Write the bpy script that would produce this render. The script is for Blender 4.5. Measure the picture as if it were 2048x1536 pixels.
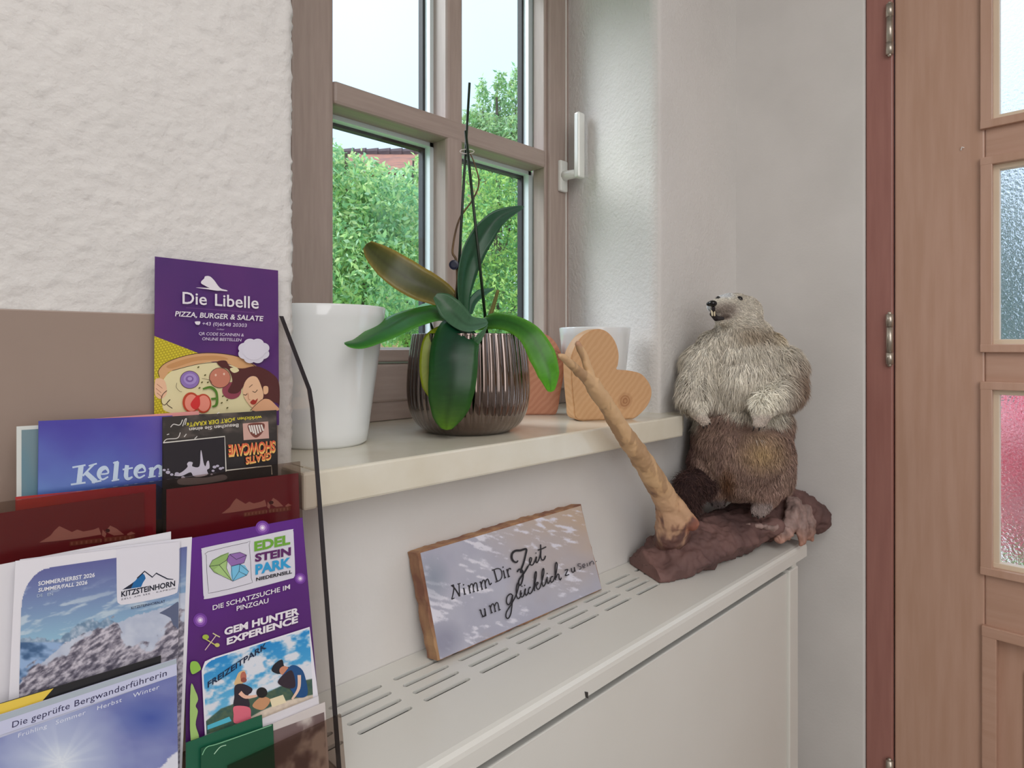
import bpy, bmesh, math, random
import numpy as np
from mathutils import Vector, Matrix, noise as mnoise
random.seed(7); rng = np.random.default_rng(7)
for o in list(bpy.data.objects): bpy.data.objects.remove(o)
SC = bpy.context.scene
COL = SC.collection
CZ = 1.25            # eye height above the floor
F = 1223.0; UX = 1024.0; VY = 694.5
SA, CA = 0.7123, 0.7019      # wall direction against the optical axis

# ---------------------------------------------------------------- camera
cam = bpy.data.cameras.new('camera'); camo = bpy.data.objects.new('camera', cam); COL.objects.link(camo)
cam.sensor_width = 36; cam.lens = F/2048*36; cam.shift_y = -73.5/2048; cam.clip_start = 0.02; cam.clip_end = 300
camo.location = (0, 0, CZ); camo.rotation_euler = (math.pi/2, 0, -math.atan2(CA, SA))
SC.camera = camo
# ---------------------------------------------------------------- world, sun, fill lights, exposure
w = bpy.data.worlds.new('sky'); SC.world = w; w.use_nodes = True
nt = w.node_tree; nt.nodes.clear()
wo = nt.nodes.new('ShaderNodeOutputWorld'); bg = nt.nodes.new('ShaderNodeBackground')
tc = nt.nodes.new('ShaderNodeTexCoord'); ns = nt.nodes.new('ShaderNodeTexNoise'); ns.inputs['Scale'].default_value = 2.2
cr = nt.nodes.new('ShaderNodeValToRGB')
cr.color_ramp.elements[0].position = .35; cr.color_ramp.elements[0].color = (.40, .53, .68, 1)
cr.color_ramp.elements[1].position = .65; cr.color_ramp.elements[1].color = (.46, .565, .70, 1)
nt.links.new(tc.outputs['Generated'], ns.inputs['Vector']); nt.links.new(ns.outputs['Fac'], cr.inputs['Fac'])
nt.links.new(cr.outputs['Color'], bg.inputs['Color'])
sx = nt.nodes.new('ShaderNodeSeparateXYZ'); nt.links.new(tc.outputs['Generated'], sx.inputs[0])       # overcast sky: brighter towards the zenith
mr = nt.nodes.new('ShaderNodeMapRange'); mr.inputs['From Min'].default_value = 0; mr.inputs['From Max'].default_value = 1; mr.inputs['To Min'].default_value = 1.25; mr.inputs['To Max'].default_value = 4.0
nt.links.new(sx.outputs['Z'], mr.inputs['Value']); nt.links.new(mr.outputs[0], bg.inputs['Strength'])
nt.links.new(bg.outputs[0], wo.inputs[0])
sun = bpy.data.lights.new('sun', 'SUN'); suno = bpy.data.objects.new('sun', sun); COL.objects.link(suno)
sun.energy = 3.0; sun.angle = math.radians(35); sun.color = (1, .97, .98)
suno.rotation_euler = Vector((.40, -.64, -.60)).to_track_quat('-Z', 'Y').to_euler()
def area(name, loc, target, sx, sy, power, color):
    l = bpy.data.lights.new(name, 'AREA'); l.shape = 'RECTANGLE'; l.size = sx; l.size_y = sy; l.energy = power; l.color = color
    o = bpy.data.objects.new(name, l); COL.objects.link(o); o.location = loc
    o.rotation_euler = (Vector(target)-Vector(loc)).to_track_quat('-Z', 'Y').to_euler(); return o
area('ceiling_fill', (-.1, -.9, 2.42), (-.1, -.7, 0), 1.6, 1.6, 19, (1, .975, .955))  # added fill from above, no lamp fitting behind it
area('rear_fill', (-.9, -2.0, 1.65), (.6, .6, 1.1), 1.5, 1.5, 21, (.99, .975, .98))  # added fill behind the camera; the back wall has no window
vs = SC.view_settings; vs.view_transform = 'Standard'; vs.look = 'None'; vs.exposure = 0.0; vs.gamma = 1.0; vs.use_curve_mapping = False

# ---------------------------------------------------------------- pixel -> place helpers (each point gets a real depth)
def ray(u, v):
    a = (u-UX)/F
    return Vector((CA+SA*a, SA-CA*a, -(v-VY)/F))
def W(p): return Vector((p[0], p[1], p[2]+CZ))
def PY(u, v, y): d = ray(u, v); return W(d*(y/d.y))
def PX(u, v, x): d = ray(u, v); return W(d*(x/d.x))
def PC(u, v, zc): return W(ray(u, v)*zc)
def PZ(u, v, z): d = ray(u, v); return W(d*(z/d.z))
class Plane:
    def __init__(s, p, n): s.p = Vector(p); s.n = Vector(n).normalized()
    def hit(s, u, v):
        d = ray(u, v); o = Vector((0, 0, CZ)); t = (s.p-o).dot(s.n)/d.dot(s.n); return o+d*t
def tilted(c, k): return Plane((0, c, CZ), (0, -1, k))      # y = c + k z

def lin(c):
    r = []
    for x in c[:3]:
        x = x/255.0; r.append(x/12.92 if x <= .04045 else ((x+.055)/1.055)**2.4)
    return tuple(r)
MATS = {}
def mat(name, c, rough=.5, c2=None, ns=8, metal=0, bump=None, spec=.5, stretch=None, sss=0, coat=0, wave=None, detail=6, lo=.35, hi=.65):
    if name in MATS: return MATS[name]
    m = bpy.data.materials.new(name); m.use_nodes = True; n = m.node_tree; b = n.nodes['Principled BSDF']
    b.inputs['Base Color'].default_value = (*lin(c), 1); b.inputs['Roughness'].default_value = rough
    b.inputs['Metallic'].default_value = metal; b.inputs['Specular IOR Level'].default_value = spec
    if coat: b.inputs['Coat Weight'].default_value = coat; b.inputs['Coat Roughness'].default_value = .08
    tcn = n.nodes.new('ShaderNodeTexCoord'); mp = n.nodes.new('ShaderNodeMapping')
    n.links.new(tcn.outputs['Object'], mp.inputs['Vector'])
    if stretch: mp.inputs['Scale'].default_value = stretch
    if c2 is not None:
        if wave:
            t = n.nodes.new('ShaderNodeTexWave'); t.wave_type = 'BANDS'; t.bands_direction = wave[1] if len(wave) > 1 else 'X'
            t.inputs['Scale'].default_value = wave[0]; t.inputs['Distortion'].default_value = 6; t.inputs['Detail'].default_value = 3
            t.inputs['Detail Scale'].default_value = 1.2
            fo = t.outputs['Fac']
        else:
            t = n.nodes.new('ShaderNodeTexNoise'); t.inputs['Scale'].default_value = ns; t.inputs['Detail'].default_value = detail; fo = t.outputs['Fac']
        n.links.new(mp.outputs[0], t.inputs['Vector'])
        r = n.nodes.new('ShaderNodeValToRGB'); r.color_ramp.elements[0].position = lo; r.color_ramp.elements[1].position = hi
        r.color_ramp.elements[0].color = (*lin(c), 1); r.color_ramp.elements[1].color = (*lin(c2), 1)
        n.links.new(fo, r.inputs['Fac']); n.links.new(r.outputs[0], b.inputs['Base Color'])
    if bump:
        t = n.nodes.new('ShaderNodeTexNoise'); t.inputs['Scale'].default_value = bump[0]; t.inputs['Detail'].default_value = 4
        n.links.new(mp.outputs[0], t.inputs['Vector'])
        bp = n.nodes.new('ShaderNodeBump'); bp.inputs['Strength'].default_value = bump[1]; bp.inputs['Distance'].default_value = bump[2]
        n.links.new(t.outputs['Fac'], bp.inputs['Height']); n.links.new(bp.outputs[0], b.inputs['Normal'])
    MATS[name] = m; return m
def mat_attr(name, rough=.5, coat=0, transl=0, gain=1.0, spec=.5):
    if name in MATS: return MATS[name]
    m = bpy.data.materials.new(name); m.use_nodes = True; n = m.node_tree; b = n.nodes['Principled BSDF']
    a = n.nodes.new('ShaderNodeAttribute'); a.attribute_name = 'Col'
    b.inputs['Roughness'].default_value = rough; b.inputs['Specular IOR Level'].default_value = spec
    if coat: b.inputs['Coat Weight'].default_value = coat; b.inputs['Coat Roughness'].default_value = .15
    n.links.new(a.outputs['Color'], b.inputs['Base Color'])
    if transl:
        t = n.nodes.new('ShaderNodeBsdfTranslucent'); mx = n.nodes.new('ShaderNodeMixShader'); mx.inputs[0].default_value = transl
        n.links.new(a.outputs['Color'], t.inputs['Color']); n.links.new(b.outputs[0], mx.inputs[1]); n.links.new(t.outputs[0], mx.inputs[2])
        n.links.new(mx.outputs[0], n.nodes['Material Output'].inputs['Surface'])
    MATS[name] = m; return m
def mat_clear(name, tint, gloss=.06, rough=.02):
    if name in MATS: return MATS[name]
    m = bpy.data.materials.new(name); m.use_nodes = True; n = m.node_tree; n.nodes.clear()
    o = n.nodes.new('ShaderNodeOutputMaterial'); t = n.nodes.new('ShaderNodeBsdfTransparent'); g = n.nodes.new('ShaderNodeBsdfGlossy')
    t.inputs[0].default_value = (*tint, 1); g.inputs['Roughness'].default_value = rough; mx = n.nodes.new('ShaderNodeMixShader')
    lw = n.nodes.new('ShaderNodeLayerWeight'); lw.inputs['Blend'].default_value = .5
    pw = n.nodes.new('ShaderNodeMath'); pw.operation = 'POWER'; pw.inputs[1].default_value = 4; n.links.new(lw.outputs['Facing'], pw.inputs[0])
    fr = n.nodes.new('ShaderNodeMath'); fr.operation = 'MULTIPLY_ADD'; fr.inputs[1].default_value = .5; fr.inputs[2].default_value = gloss; n.links.new(pw.outputs[0], fr.inputs[0])
    n.links.new(fr.outputs[0], mx.inputs[0]); n.links.new(t.outputs[0], mx.inputs[1]); n.links.new(g.outputs[0], mx.inputs[2]); n.links.new(mx.outputs[0], o.inputs[0])
    MATS[name] = m; return m

def link(name, me, m, parent=None, smooth=False):
    o = bpy.data.objects.new(name, me); COL.objects.link(o)
    if m is not None:
        for x in (m if isinstance(m, (list, tuple)) else [m]): me.materials.append(x)
    if smooth:
        me.polygons.foreach_set('use_smooth', [True]*len(me.polygons))
    if parent is not None: o.parent = parent; o.matrix_parent_inverse = parent.matrix_world.inverted() if False else Matrix.Translation(-Vector(parent.location))
    return o
def obj(name, bm, m, parent=None, smooth=False):
    me = bpy.data.meshes.new(name); bm.normal_update(); bm.to_mesh(me); bm.free(); return link(name, me, m, parent, smooth)
def empty(name, loc, label=None, cat=None, group=None, kind=None):
    o = bpy.data.objects.new(name, None); COL.objects.link(o); o.location = loc; o.empty_display_size = .02
    return tag(o, label, cat, group, kind)
def tag(o, label=None, cat=None, group=None, kind=None):
    if label: o['label'] = label
    if cat: o['category'] = cat
    if group: o['group'] = group
    if kind: o['kind'] = kind
    return o
def box(bm, x0, x1, y0, y1, z0, z1, bev=0, seg=2):
    r = bmesh.ops.create_cube(bm, size=1); vs_ = r['verts']
    bmesh.ops.scale(bm, vec=(x1-x0, y1-y0, z1-z0), verts=vs_); bmesh.ops.translate(bm, vec=((x0+x1)/2, (y0+y1)/2, (z0+z1)/2), verts=vs_)
    if bev:
        es = list({e for v in vs_ for e in v.link_edges})
        bmesh.ops.bevel(bm, geom=es, offset=bev, segments=seg, affect='EDGES', profile=.5)
def bx(name, m, x0, x1, y0, y1, z0, z1, bev=0, parent=None, seg=2, smooth=False):
    bm = bmesh.new(); box(bm, x0, x1, y0, y1, z0, z1, bev, seg); return obj(name, bm, m, parent, smooth)
def extrude_poly(bm, pts, off):
    a = [bm.verts.new(p) for p in pts]; b = [bm.verts.new(Vector(p)+Vector(off)) for p in pts]; n = len(a)
    bm.faces.new(a); bm.faces.new(b[::-1])
    for i in range(n): bm.faces.new((a[(i+1) % n], a[i], b[i], b[(i+1) % n]))
    bmesh.ops.recalc_face_normals(bm, faces=bm.faces)
def cat(pts, n=8, closed=False):
    P = [np.array(p, float) for p in pts]; out = []; N = len(P)
    rngs = range(N) if closed else range(N-1)
    for i in rngs:
        if closed: a, b, c, d = P[(i-1) % N], P[i], P[(i+1) % N], P[(i+2) % N]
        else: a, b, c, d = P[max(i-1, 0)], P[i], P[i+1], P[min(i+2, N-1)]
        for k in range(n):
            t = k/n; out.append(.5*((2*b)+(-a+c)*t+(2*a-5*b+4*c-d)*t*t+(-a+3*b-3*c+d)*t**3))
    if not closed: out.append(P[-1])
    return out
def tube(bm, pts, radii, seg=10, cap=True):
    pts = [Vector(p) for p in pts]; n = len(pts); rings = []
    up = Vector((0.13, .21, 1)).normalized(); prev = None
    for i, p in enumerate(pts):
        t = (pts[min(i+1, n-1)]-pts[max(i-1, 0)]).normalized()
        s = t.cross(up) if prev is None else prev-(t*prev.dot(t))
        if s.length < 1e-5: s = t.orthogonal()
        s.normalize(); prev = s; q = t.cross(s)
        r = radii[i] if hasattr(radii, '__len__') else radii
        rings.append([bm.verts.new(p+(s*math.cos(2*math.pi*k/seg)+q*math.sin(2*math.pi*k/seg))*r) for k in range(seg)])
    for i in range(n-1):
        for k in range(seg): bm.faces.new((rings[i][k], rings[i][(k+1) % seg], rings[i+1][(k+1) % seg], rings[i+1][k]))
    if cap: bm.faces.new(rings[0][::-1]); bm.faces.new(rings[-1])
def lathe(bm, prof, c, seg=64, flute=None):
    rings = []
    for j, (r, z) in enumerate(prof):
        ring = []
        for k in range(seg):
            a = 2*math.pi*k/seg; rr = r
            if flute: rr = r*(1+flute(a, j))
            ring.append(bm.verts.new((c[0]+rr*math.cos(a), c[1]+rr*math.sin(a), c[2]+z)))
        rings.append(ring)
    for i in range(len(rings)-1):
        for k in range(seg): bm.faces.new((rings[i][k], rings[i][(k+1) % seg], rings[i+1][(k+1) % seg], rings[i+1][k]))
    bm.faces.new(rings[0][::-1]); bm.faces.new(rings[-1])
    return rings
def ellipsoid(bm, c, r, sub=2, rot=None):
    m = Matrix.Translation(Vector(c)) @ (rot if rot else Matrix.Identity(4)) @ Matrix.Diagonal((*(r if hasattr(r, '__len__') else (r, r, r)), 1))
    bmesh.ops.create_icosphere(bm, subdivisions=sub, radius=1, matrix=m)
def chain(bm, pts, sub=2, dens=.35):
    # pts: (Vector, r) ; r may be tuple
    for (a, ra), (b, rb) in zip(pts[:-1], pts[1:]):
        a = Vector(a); b = Vector(b); rA = np.array(ra if hasattr(ra, '__len__') else (ra,)*3, float); rB = np.array(rb if hasattr(rb, '__len__') else (rb,)*3, float)
        n = max(2, int((b-a).length/(dens*min(rA.min(), rB.min())))+1)
        for i in range(n+1):
            t = i/n; ellipsoid(bm, a.lerp(b, t), tuple(rA*(1-t)+rB*t), sub)
def remesh(name, bm, voxel, smooth=4):
    me = bpy.data.meshes.new(name+'_t'); bm.to_mesh(me); bm.free(); o = bpy.data.objects.new('t', me); COL.objects.link(o)
    r = o.modifiers.new('r', 'REMESH'); r.mode = 'VOXEL'; r.voxel_size = voxel
    if smooth: s = o.modifiers.new('s', 'SMOOTH'); s.iterations = smooth; s.factor = .5
    bpy.context.view_layer.update(); dg = bpy.context.evaluated_depsgraph_get()
    out = bpy.data.meshes.new_from_object(o.evaluated_get(dg)); out.name = name
    bpy.data.objects.remove(o); return out
def setcol(me, cols):
    a = me.color_attributes.new('Col', 'FLOAT_COLOR', 'POINT')
    c = np.ones((len(me.vertices), 4), np.float32); c[:, :3] = cols; a.data.foreach_set('color', c.ravel())
def raw_mesh(name, V, Fc, cols=None):
    me = bpy.data.meshes.new(name); V = np.asarray(V, np.float32)
    me.vertices.add(len(V)); me.vertices.foreach_set('co', V.ravel())
    Fc = np.asarray(Fc, np.int32); k = Fc.shape[1]
    me.loops.add(Fc.size); me.loops.foreach_set('vertex_index', Fc.ravel())
    me.polygons.add(len(Fc)); me.polygons.foreach_set('loop_start', np.arange(0, Fc.size, k, dtype=np.int32)); me.polygons.foreach_set('loop_total', np.full(len(Fc), k, np.int32))
    me.update(calc_edges=True); me.validate()
    if cols is not None: setcol(me, cols)
    return me
def hashn(ix, iy, s=0):
    h = np.sin(ix*127.1+iy*311.7+s*74.7)*43758.5453; return h-np.floor(h)
def vnoise(x, y, s=0):
    x = np.asarray(x, float); y = np.asarray(y, float)
    ix = np.floor(x); iy = np.floor(y); fx = x-ix; fy = y-iy; fx = fx*fx*(3-2*fx); fy = fy*fy*(3-2*fy)
    return (hashn(ix, iy, s)*(1-fx)+hashn(ix+1, iy, s)*fx)*(1-fy)+(hashn(ix, iy+1, s)*(1-fx)+hashn(ix+1, iy+1, s)*fx)*fy
def fbm(x, y, o=4, s=0):
    r = 0; a = .5
    for i in range(o): r = r+a*vnoise(x, y, s+i); x = x*2.03; y = y*2.03; a *= .5
    return r/(1-.5**o)

# ================================================================ SETTING
YW = .66          # window wall, room side
SILL = CZ-.1313
M_wall = mat('rough_white_plaster', (232, 229, 226), .85, c2=(222, 219, 216), ns=3, bump=(150, .6, .003))
M_wall2 = mat('smooth_white_plaster', (228, 225, 222), .8, c2=(219, 216, 213), ns=5, bump=(220, .3, .0008))
M_floor = mat('grey_stone_floor', (150, 142, 132), .4, c2=(132, 124, 115), ns=4)
M_ceil = mat('white_ceiling', (235, 233, 230), .9, c2=(230, 228, 226), ns=3)
def wall_profile(z, side):
    # polyline (x, y) across, dense where the plaster edge turns
    if side == 'L':
        xs = list(np.arange(-1.9, -.3, .2))+list(np.arange(-.3, .296, .0038)); pts = [(x, YW) for x in xs]
        for k in range(7): a = k/6*math.pi/2; pts.append((.2965+.012*math.sin(a), YW+.012-.012*math.cos(a)))
        pts += [(.3085, YW+.012+d) for d in np.arange(.01, .285, .012)]
    else:
        d = Vector((1.0556-1.111, YW-.935)).normalized(); n = 24
        pts = [(1.116+d.x*t, .957+d.y*t) for t in np.arange(0, .286, .006)]
        e = pts[-1]; pts += [(1.0585+.012*k/4*.9, YW+.009*(1-k/4)**2) for k in range(1, 5)]
        pts += [(x, YW) for x in np.arange(1.078, 1.399, .008)]+[(1.40, YW)]
    return pts
def wall_strip(side, z0, z1, dz, amp):
    zs = np.arange(z0, z1+1e-6, dz); P = wall_profile(0, side); P2 = np.array(P); n = len(P)
    T = np.gradient(P2, axis=0); N = np.stack([T[:, 1], -T[:, 0]], 1); N /= np.linalg.norm(N, axis=1)[:, None]+1e-9
    arc = np.concatenate([[0], np.cumsum(np.linalg.norm(np.diff(P2, axis=0), axis=1))])
    A, Z = np.meshgrid(arc, zs)
    h = np.clip(fbm(A*150, Z*150, 2, 1)-.5, 0, 1)*3.6+(fbm(A*14, Z*14, 2, 5)-.5)*.6-.2
    h = h*amp
    V = np.zeros((len(zs), n, 3)); V[..., 0] = P2[:, 0]+N[:, 0]*h; V[..., 1] = P2[:, 1]+N[:, 1]*h; V[..., 2] = Z
    I = np.arange(len(zs)*n).reshape(len(zs), n)
    Fc = np.stack([I[:-1, :-1], I[:-1, 1:], I[1:, 1:], I[1:, :-1]], -1).reshape(-1, 4)
    return V.reshape(-1, 3), Fc
ZT = 2.16          # top of the window niche
V1, F1 = wall_strip('L', SILL-.08, 2.16, .004, .0019)
V2, F2 = wall_strip('R', SILL-.08, 2.16, .006, .0008)
me = raw_mesh('wall_window', np.concatenate([V1, V2]), np.concatenate([F1, F2+len(V1)]))
wall = link('wall_window', me, M_wall, smooth=True); tag(wall, kind='structure')
bm = bmesh.new()
ZB = SILL-.08
box(bm, -1.9, 1.40, YW, YW+.3, 0, SILL-.0405)       # below sill level
box(bm, -1.9, .3035, YW+.004, YW+.3, SILL-.0405, 2.16)    # thickness behind the plaster skins
box(bm, 1.125, 1.9, YW+.004, .98, SILL-.0405, 2.5)
box(bm, -1.9, 1.9, YW, .98, 2.16, 2.5)
wc = obj('plaster_body', bm, M_wall2, wall)
tag(bx('wall_right', M_wall2, 1.397, 1.62, .3855, YW+.32, 0, 2.5, .004), kind='structure')
tag(bx('wall_right_above_door', M_wall2, 1.397, 1.62, -.62, .3855, 2.12, 2.5), kind='structure')
tag(bx('wall_right_rear', M_wall2, 1.397, 1.62, -2.2, -.62, 0, 2.5), kind='structure')
tag(bx('wall_left', M_wall2, -2.0, -1.9, -2.2, .98, 0, 2.5), kind='structure')
tag(bx('wall_back', M_wall2, -2.0, 1.62, -2.3, -2.2, 0, 2.5), kind='structure')
tag(bx('floor', M_floor, -2.0, 1.62, -2.3, .98, -.1, 0), kind='structure')
tag(bx('ceiling', M_ceil, -2.0, 1.62, -2.3, .98, 2.5, 2.6), kind='structure')

# ---------------------------------------------------------------- window
M_wwood = mat('greyish_varnished_window_wood', (176, 158, 149), .45, c2=(167, 149, 140), ns=9, stretch=(14, 14, 1.2), bump=(60, .1, .0006))
M_wwoodh = mat('greyish_varnished_window_wood_rail', (173, 155, 146), .45, c2=(165, 147, 138), ns=9, stretch=(1.2, 14, 14), bump=(60, .1, .0006))
M_glass = mat_clear('window_glass', (.97, .99, .985), .03)
M_spacer = mat('aluminium_spacer', (232, 236, 240), .4, metal=.1)
M_rubber = mat('black_glazing_gasket', (22, 24, 30), .6)
M_steel = mat('satin_aluminium', (236, 237, 232), .28, metal=.15)
M_marble = mat('cream_marble', (234, 229, 214), .16, c2=(226, 219, 200), ns=14, detail=9, bump=(300, .03, .0003))
win = empty('window_1', (.76, .95, SILL), kind='structure')
YF = .928          # room face of casement
gx0, gx1 = .504, 1.026; gz0, gz1 = CZ-.004, CZ+.86
fx0, fx1 = .3085, 1.116
# outer frame (blind frame)
fr = empty  # noqa
bm = bmesh.new()
box(bm, fx0, .437, YF+.010, 1.01, SILL, 2.16, .003); box(bm, 1.080, fx1, YF+.010, 1.01, SILL, 2.16, .003)
obj('window_frame', bm, M_wwood, win)
bx('bottom_frame_rail', M_wwoodh, .437, 1.08, YF+.006, 1.01, SILL+.0005, SILL+.036, .002, win)
bx('top_frame_rail', M_wwoodh, .437, 1.08, YF+.006, 1.01, 2.11, 2.16, .002, win)
# casement
ca0, ca1 = .428, 1.091
bx('casement_stile', M_wwood, ca0, .497, YF, .985, SILL+.034, 2.12, .004, win)
bx('casement_stile', M_wwood, 1.034, ca1, YF, .985, SILL+.034, 2.12, .004, win)
bx('casement_rail', M_wwoodh, .497, 1.034, YF+.001, .985, SILL+.034, gz0-.026, .004, win)
bx('casement_rail', M_wwoodh, .497, 1.034, YF+.001, .985, gz1+.006, 2.12, .004, win)
# sloping glazing beads round the whole light
bx('glazing_bead', M_wwood, .495, gx0, YF+.008, .972, gz0-.024, gz1+.02, .003, win)
bx('glazing_bead', M_wwood, gx1, 1.036, YF+.008, .972, gz0-.024, gz1+.02, .003, win)
bx('glazing_bead', M_wwoodh, gx0, gx1, YF+.008, .972, gz0-.022, gz0, .003, win)
bx('glazing_bead', M_wwoodh, gx0, gx1, YF+.008, .972, gz1, gz1+.02, .003, win)
mx0, mx1 = .744, .784; mz0, mz1 = CZ+.406, CZ+.446
bx('muntin_upright', M_wwood, mx0, mx1, YF+.006, .985, gz0-.001, gz1+.001, .006, win)
bx('muntin_bar', M_wwoodh, gx0-.001, gx1+.001, YF+.0045, .985, mz0, mz1, .006, win)
YG = .975
for (x0, x1) in ((gx0, mx0), (mx1, gx1)):
    for (z0, z1) in ((gz0, mz0), (mz1, gz1)):
        p = bx('glass_pane', M_glass, x0-.004, x1+.004, YG-.002, YG+.002, z0-.004, z1+.004, 0, win)
        bm = bmesh.new()
        for (a, b, c, d) in ((x0-.004, x0+.004, z0, z1), (x1-.009, x1+.004, z0, z1), (x0, x1, z0-.004, z0+.004), (x0, x1, z1-.008, z1+.004)):
            box(bm, a, b, YG+.003, YG+.019, c, d)
        obj('spacer_bar', bm, M_spacer, p)
        bm = bmesh.new()
        for (a, b, c, d) in ((x0-.004, x0+.005, z0, z1), (x1-.014, x1+.004, z0, z1), (x0, x1, z0-.004, z0+.004), (x0, x1, z1-.013, z1+.004)):
            box(bm, a, b, YG+.020, YG+.034, c, d)
        obj('outer_gasket', bm, M_rubber, p)
bx('rain_rail', mat('white_aluminium', (238, 240, 240), .4), .45, 1.07, .99, 1.03, gz0-.03, gz0-.012, .003, win)
bx('outer_muntin', M_wwood, mx0+.004, mx1-.004, 1.004, 1.022, gz0, gz1, .003, win)
bx('edge_seal', mat('pale_seal', (240, 238, 232), .4), ca1-.0006, ca1+.0016, YF-.001, YF+.01, SILL+.036, 2.12, 0, win)
# handle
hp = PY(1125, 353, YF-.004)
han = bx('handle_plate', M_steel, hp.x-.0135, hp.x+.0135, YF-.010, YF+.001, hp.z-.036, hp.z+.036, .004, win)
bm = bmesh.new(); tube(bm, [(hp.x, YF-.008, hp.z), (hp.x, YF-.02, hp.z), (hp.x, YF-.05, hp.z-.002)], [.012, .0105, .0095], 16); obj('handle_neck', bm, M_steel, han, True)
bx('handle_grip', M_steel, hp.x-.0115, hp.x+.0115, YF-.062, YF-.046, hp.z-.014, hp.z+.133, .0045, han, 3)
# sill slab
bm = bmesh.new()
box(bm, .3085, 1.06, .6066, YW+.02, SILL-.040, SILL, .003)
box(bm, .3085, 1.12, YW-.02, 1.0, SILL-.0399, SILL-.00005)
box(bm, .2925, .3085, .6066, YW+.003, SILL-.040, SILL, .003)
obj('window_sill', bm, M_marble, win)

# ---------------------------------------------------------------- door on the right wall
M_door = mat('varnished_spruce_door', (198, 160, 140), .38, c2=(190, 151, 129), ns=7, stretch=(10, 10, .8), coat=.2)
M_doorh = mat('varnished_spruce_rail', (196, 158, 138), .38, c2=(188, 149, 128), ns=7, stretch=(10, .8, 10), coat=.2)
M_dframe = mat('red_brown_door_frame', (168, 116, 106), .42, c2=(158, 106, 97), ns=7, stretch=(10, 10, .8), coat=.2)
door = empty('door_1', (1.42, -.1, 0), kind='structure')
XD = 1.403
bx('door_frame', M_dframe, XD-.004, 1.46, .336, .3845, 0, 2.12, .003, door)
bx('door_frame', M_dframe, XD-.004, 1.46, -.62, -.58, 0, 2.12, .003, door)
bx('door_frame', M_dframe, XD-.004, 1.46, -.58, .336, 2.06, 2.12, .003, door)
bx('door_stile', M_door, XD, 1.445, .190, .334, .01, 2.06, .003, door)
bx('door_stile', M_door, XD, 1.445, -.578, -.43, .01, 2.06, .003, door)
gy0, gy1 = -.43, .190
panes = [(CZ+.412, CZ+.74), (CZ+.004, CZ+.333), (CZ-.402, CZ-.076)]
rails = [(CZ+.74, 2.06), (CZ+.333, CZ+.412), (CZ-.076, CZ+.004), (CZ-.515, CZ-.402), (.01, .20)]
for a, b in rails: bx('door_rail', M_doorh, XD+.001, 1.444, gy0, gy1, a, b, .003, door)
def rough_glass():
    m = bpy.data.materials.new('textured_door_glass'); m.use_nodes = True; n = m.node_tree; n.nodes.clear()
    o = n.nodes.new('ShaderNodeOutputMaterial'); r = n.nodes.new('ShaderNodeBsdfRefraction'); r.inputs['Roughness'].default_value = .22; r.inputs['IOR'].default_value = 1.12
    g = n.nodes.new('ShaderNodeBsdfGlossy'); g.inputs['Roughness'].default_value = .1; mx = n.nodes.new('ShaderNodeMixShader'); mx.inputs[0].default_value = .06
    t = n.nodes.new('ShaderNodeTexCoord'); v = n.nodes.new('ShaderNodeTexNoise'); v.inputs['Scale'].default_value = 190; v.inputs['Detail'].default_value = 3
    b = n.nodes.new('ShaderNodeBump'); b.inputs['Strength'].default_value = .9; b.inputs['Distance'].default_value = .004
    n.links.new(t.outputs['Object'], v.inputs['Vector']); n.links.new(v.outputs['Fac'], b.inputs['Height']); n.links.new(b.outputs[0], r.inputs['Normal']); n.links.new(b.outputs[0], g.inputs['Normal'])
    n.links.new(r.outputs[0], mx.inputs[1]); n.links.new(g.outputs[0], mx.inputs[2]); n.links.new(mx.outputs[0], o.inputs[0]); return m
M_rg = rough_glass()
M_bead = mat('pale_glazing_bead', (232, 214, 190), .4, c2=(222, 203, 178), ns=6)
for a, b in panes:
    p = bx('glass_pane', M_rg, 1.422, 1.426, gy0+.02, gy1-.010, a+.004, b-.004, 0, door)
    # outer moulding, then the pale inner bead
    bm = bmesh.new()
    for (y0, y1, z0, z1) in ((gy1-.012, gy1+.006, a-.013, b+.013), (gy0-.006, gy0+.012, a-.013, b+.013), (gy0-.006, gy1+.006, a-.013, a+.001), (gy0-.006, gy1+.006, b-.001, b+.013)):
        e_ = .0004 if y1-y0 > .1 else 0
        box(bm, XD-.008-e_, XD+.012+e_, y0-e_, y1+e_, z0-e_, z1+e_, .0015)
    obj('pane_moulding', bm, M_door, door)
    bm = bmesh.new()
    for (y0, y1, z0, z1) in ((gy1-.021, gy1-.010, a, b), (gy0+.01, gy0+.022, a, b), (gy0+.01, gy1-.010, a, a+.010), (gy0+.01, gy1-.010, b-.010, b)):
        e_ = .0004 if y1-y0 > .1 else 0
        box(bm, XD+.004-e_, 1.424-e_, y0, y1, z0-e_, z1+e_, .0012)
    obj('glazing_bead', bm, M_bead, door)
bx('door_panel', M_door, 1.418, 1.436, gy0, gy1, .19, CZ-.51, 0, door)
bm = bmesh.new()
for (y0, y1, z0, z1) in ((gy1-.018, gy1+.004, .18, CZ-.508), (gy0-.004, gy0+.018, .18, CZ-.508), (gy0-.004, gy1+.004, CZ-.528, CZ-.508), (gy0-.004, gy1+.004, .18, .20)):
    e_ = .0004 if y1-y0 > .1 else 0
    box(bm, XD-.007-e_, XD+.02+e_, y0-e_, y1+e_, z0-e_, z1+e_, .002)
obj('panel_moulding', bm, M_bead if False else M_doorh, door)
bx('raised_field', M_door, 1.411, 1.42, gy0+.06, gy1-.055, .26, CZ-.575, .006, door)
M_hinge = mat('worn_steel_hinge', (196, 188, 176), .32, metal=.85)
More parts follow.
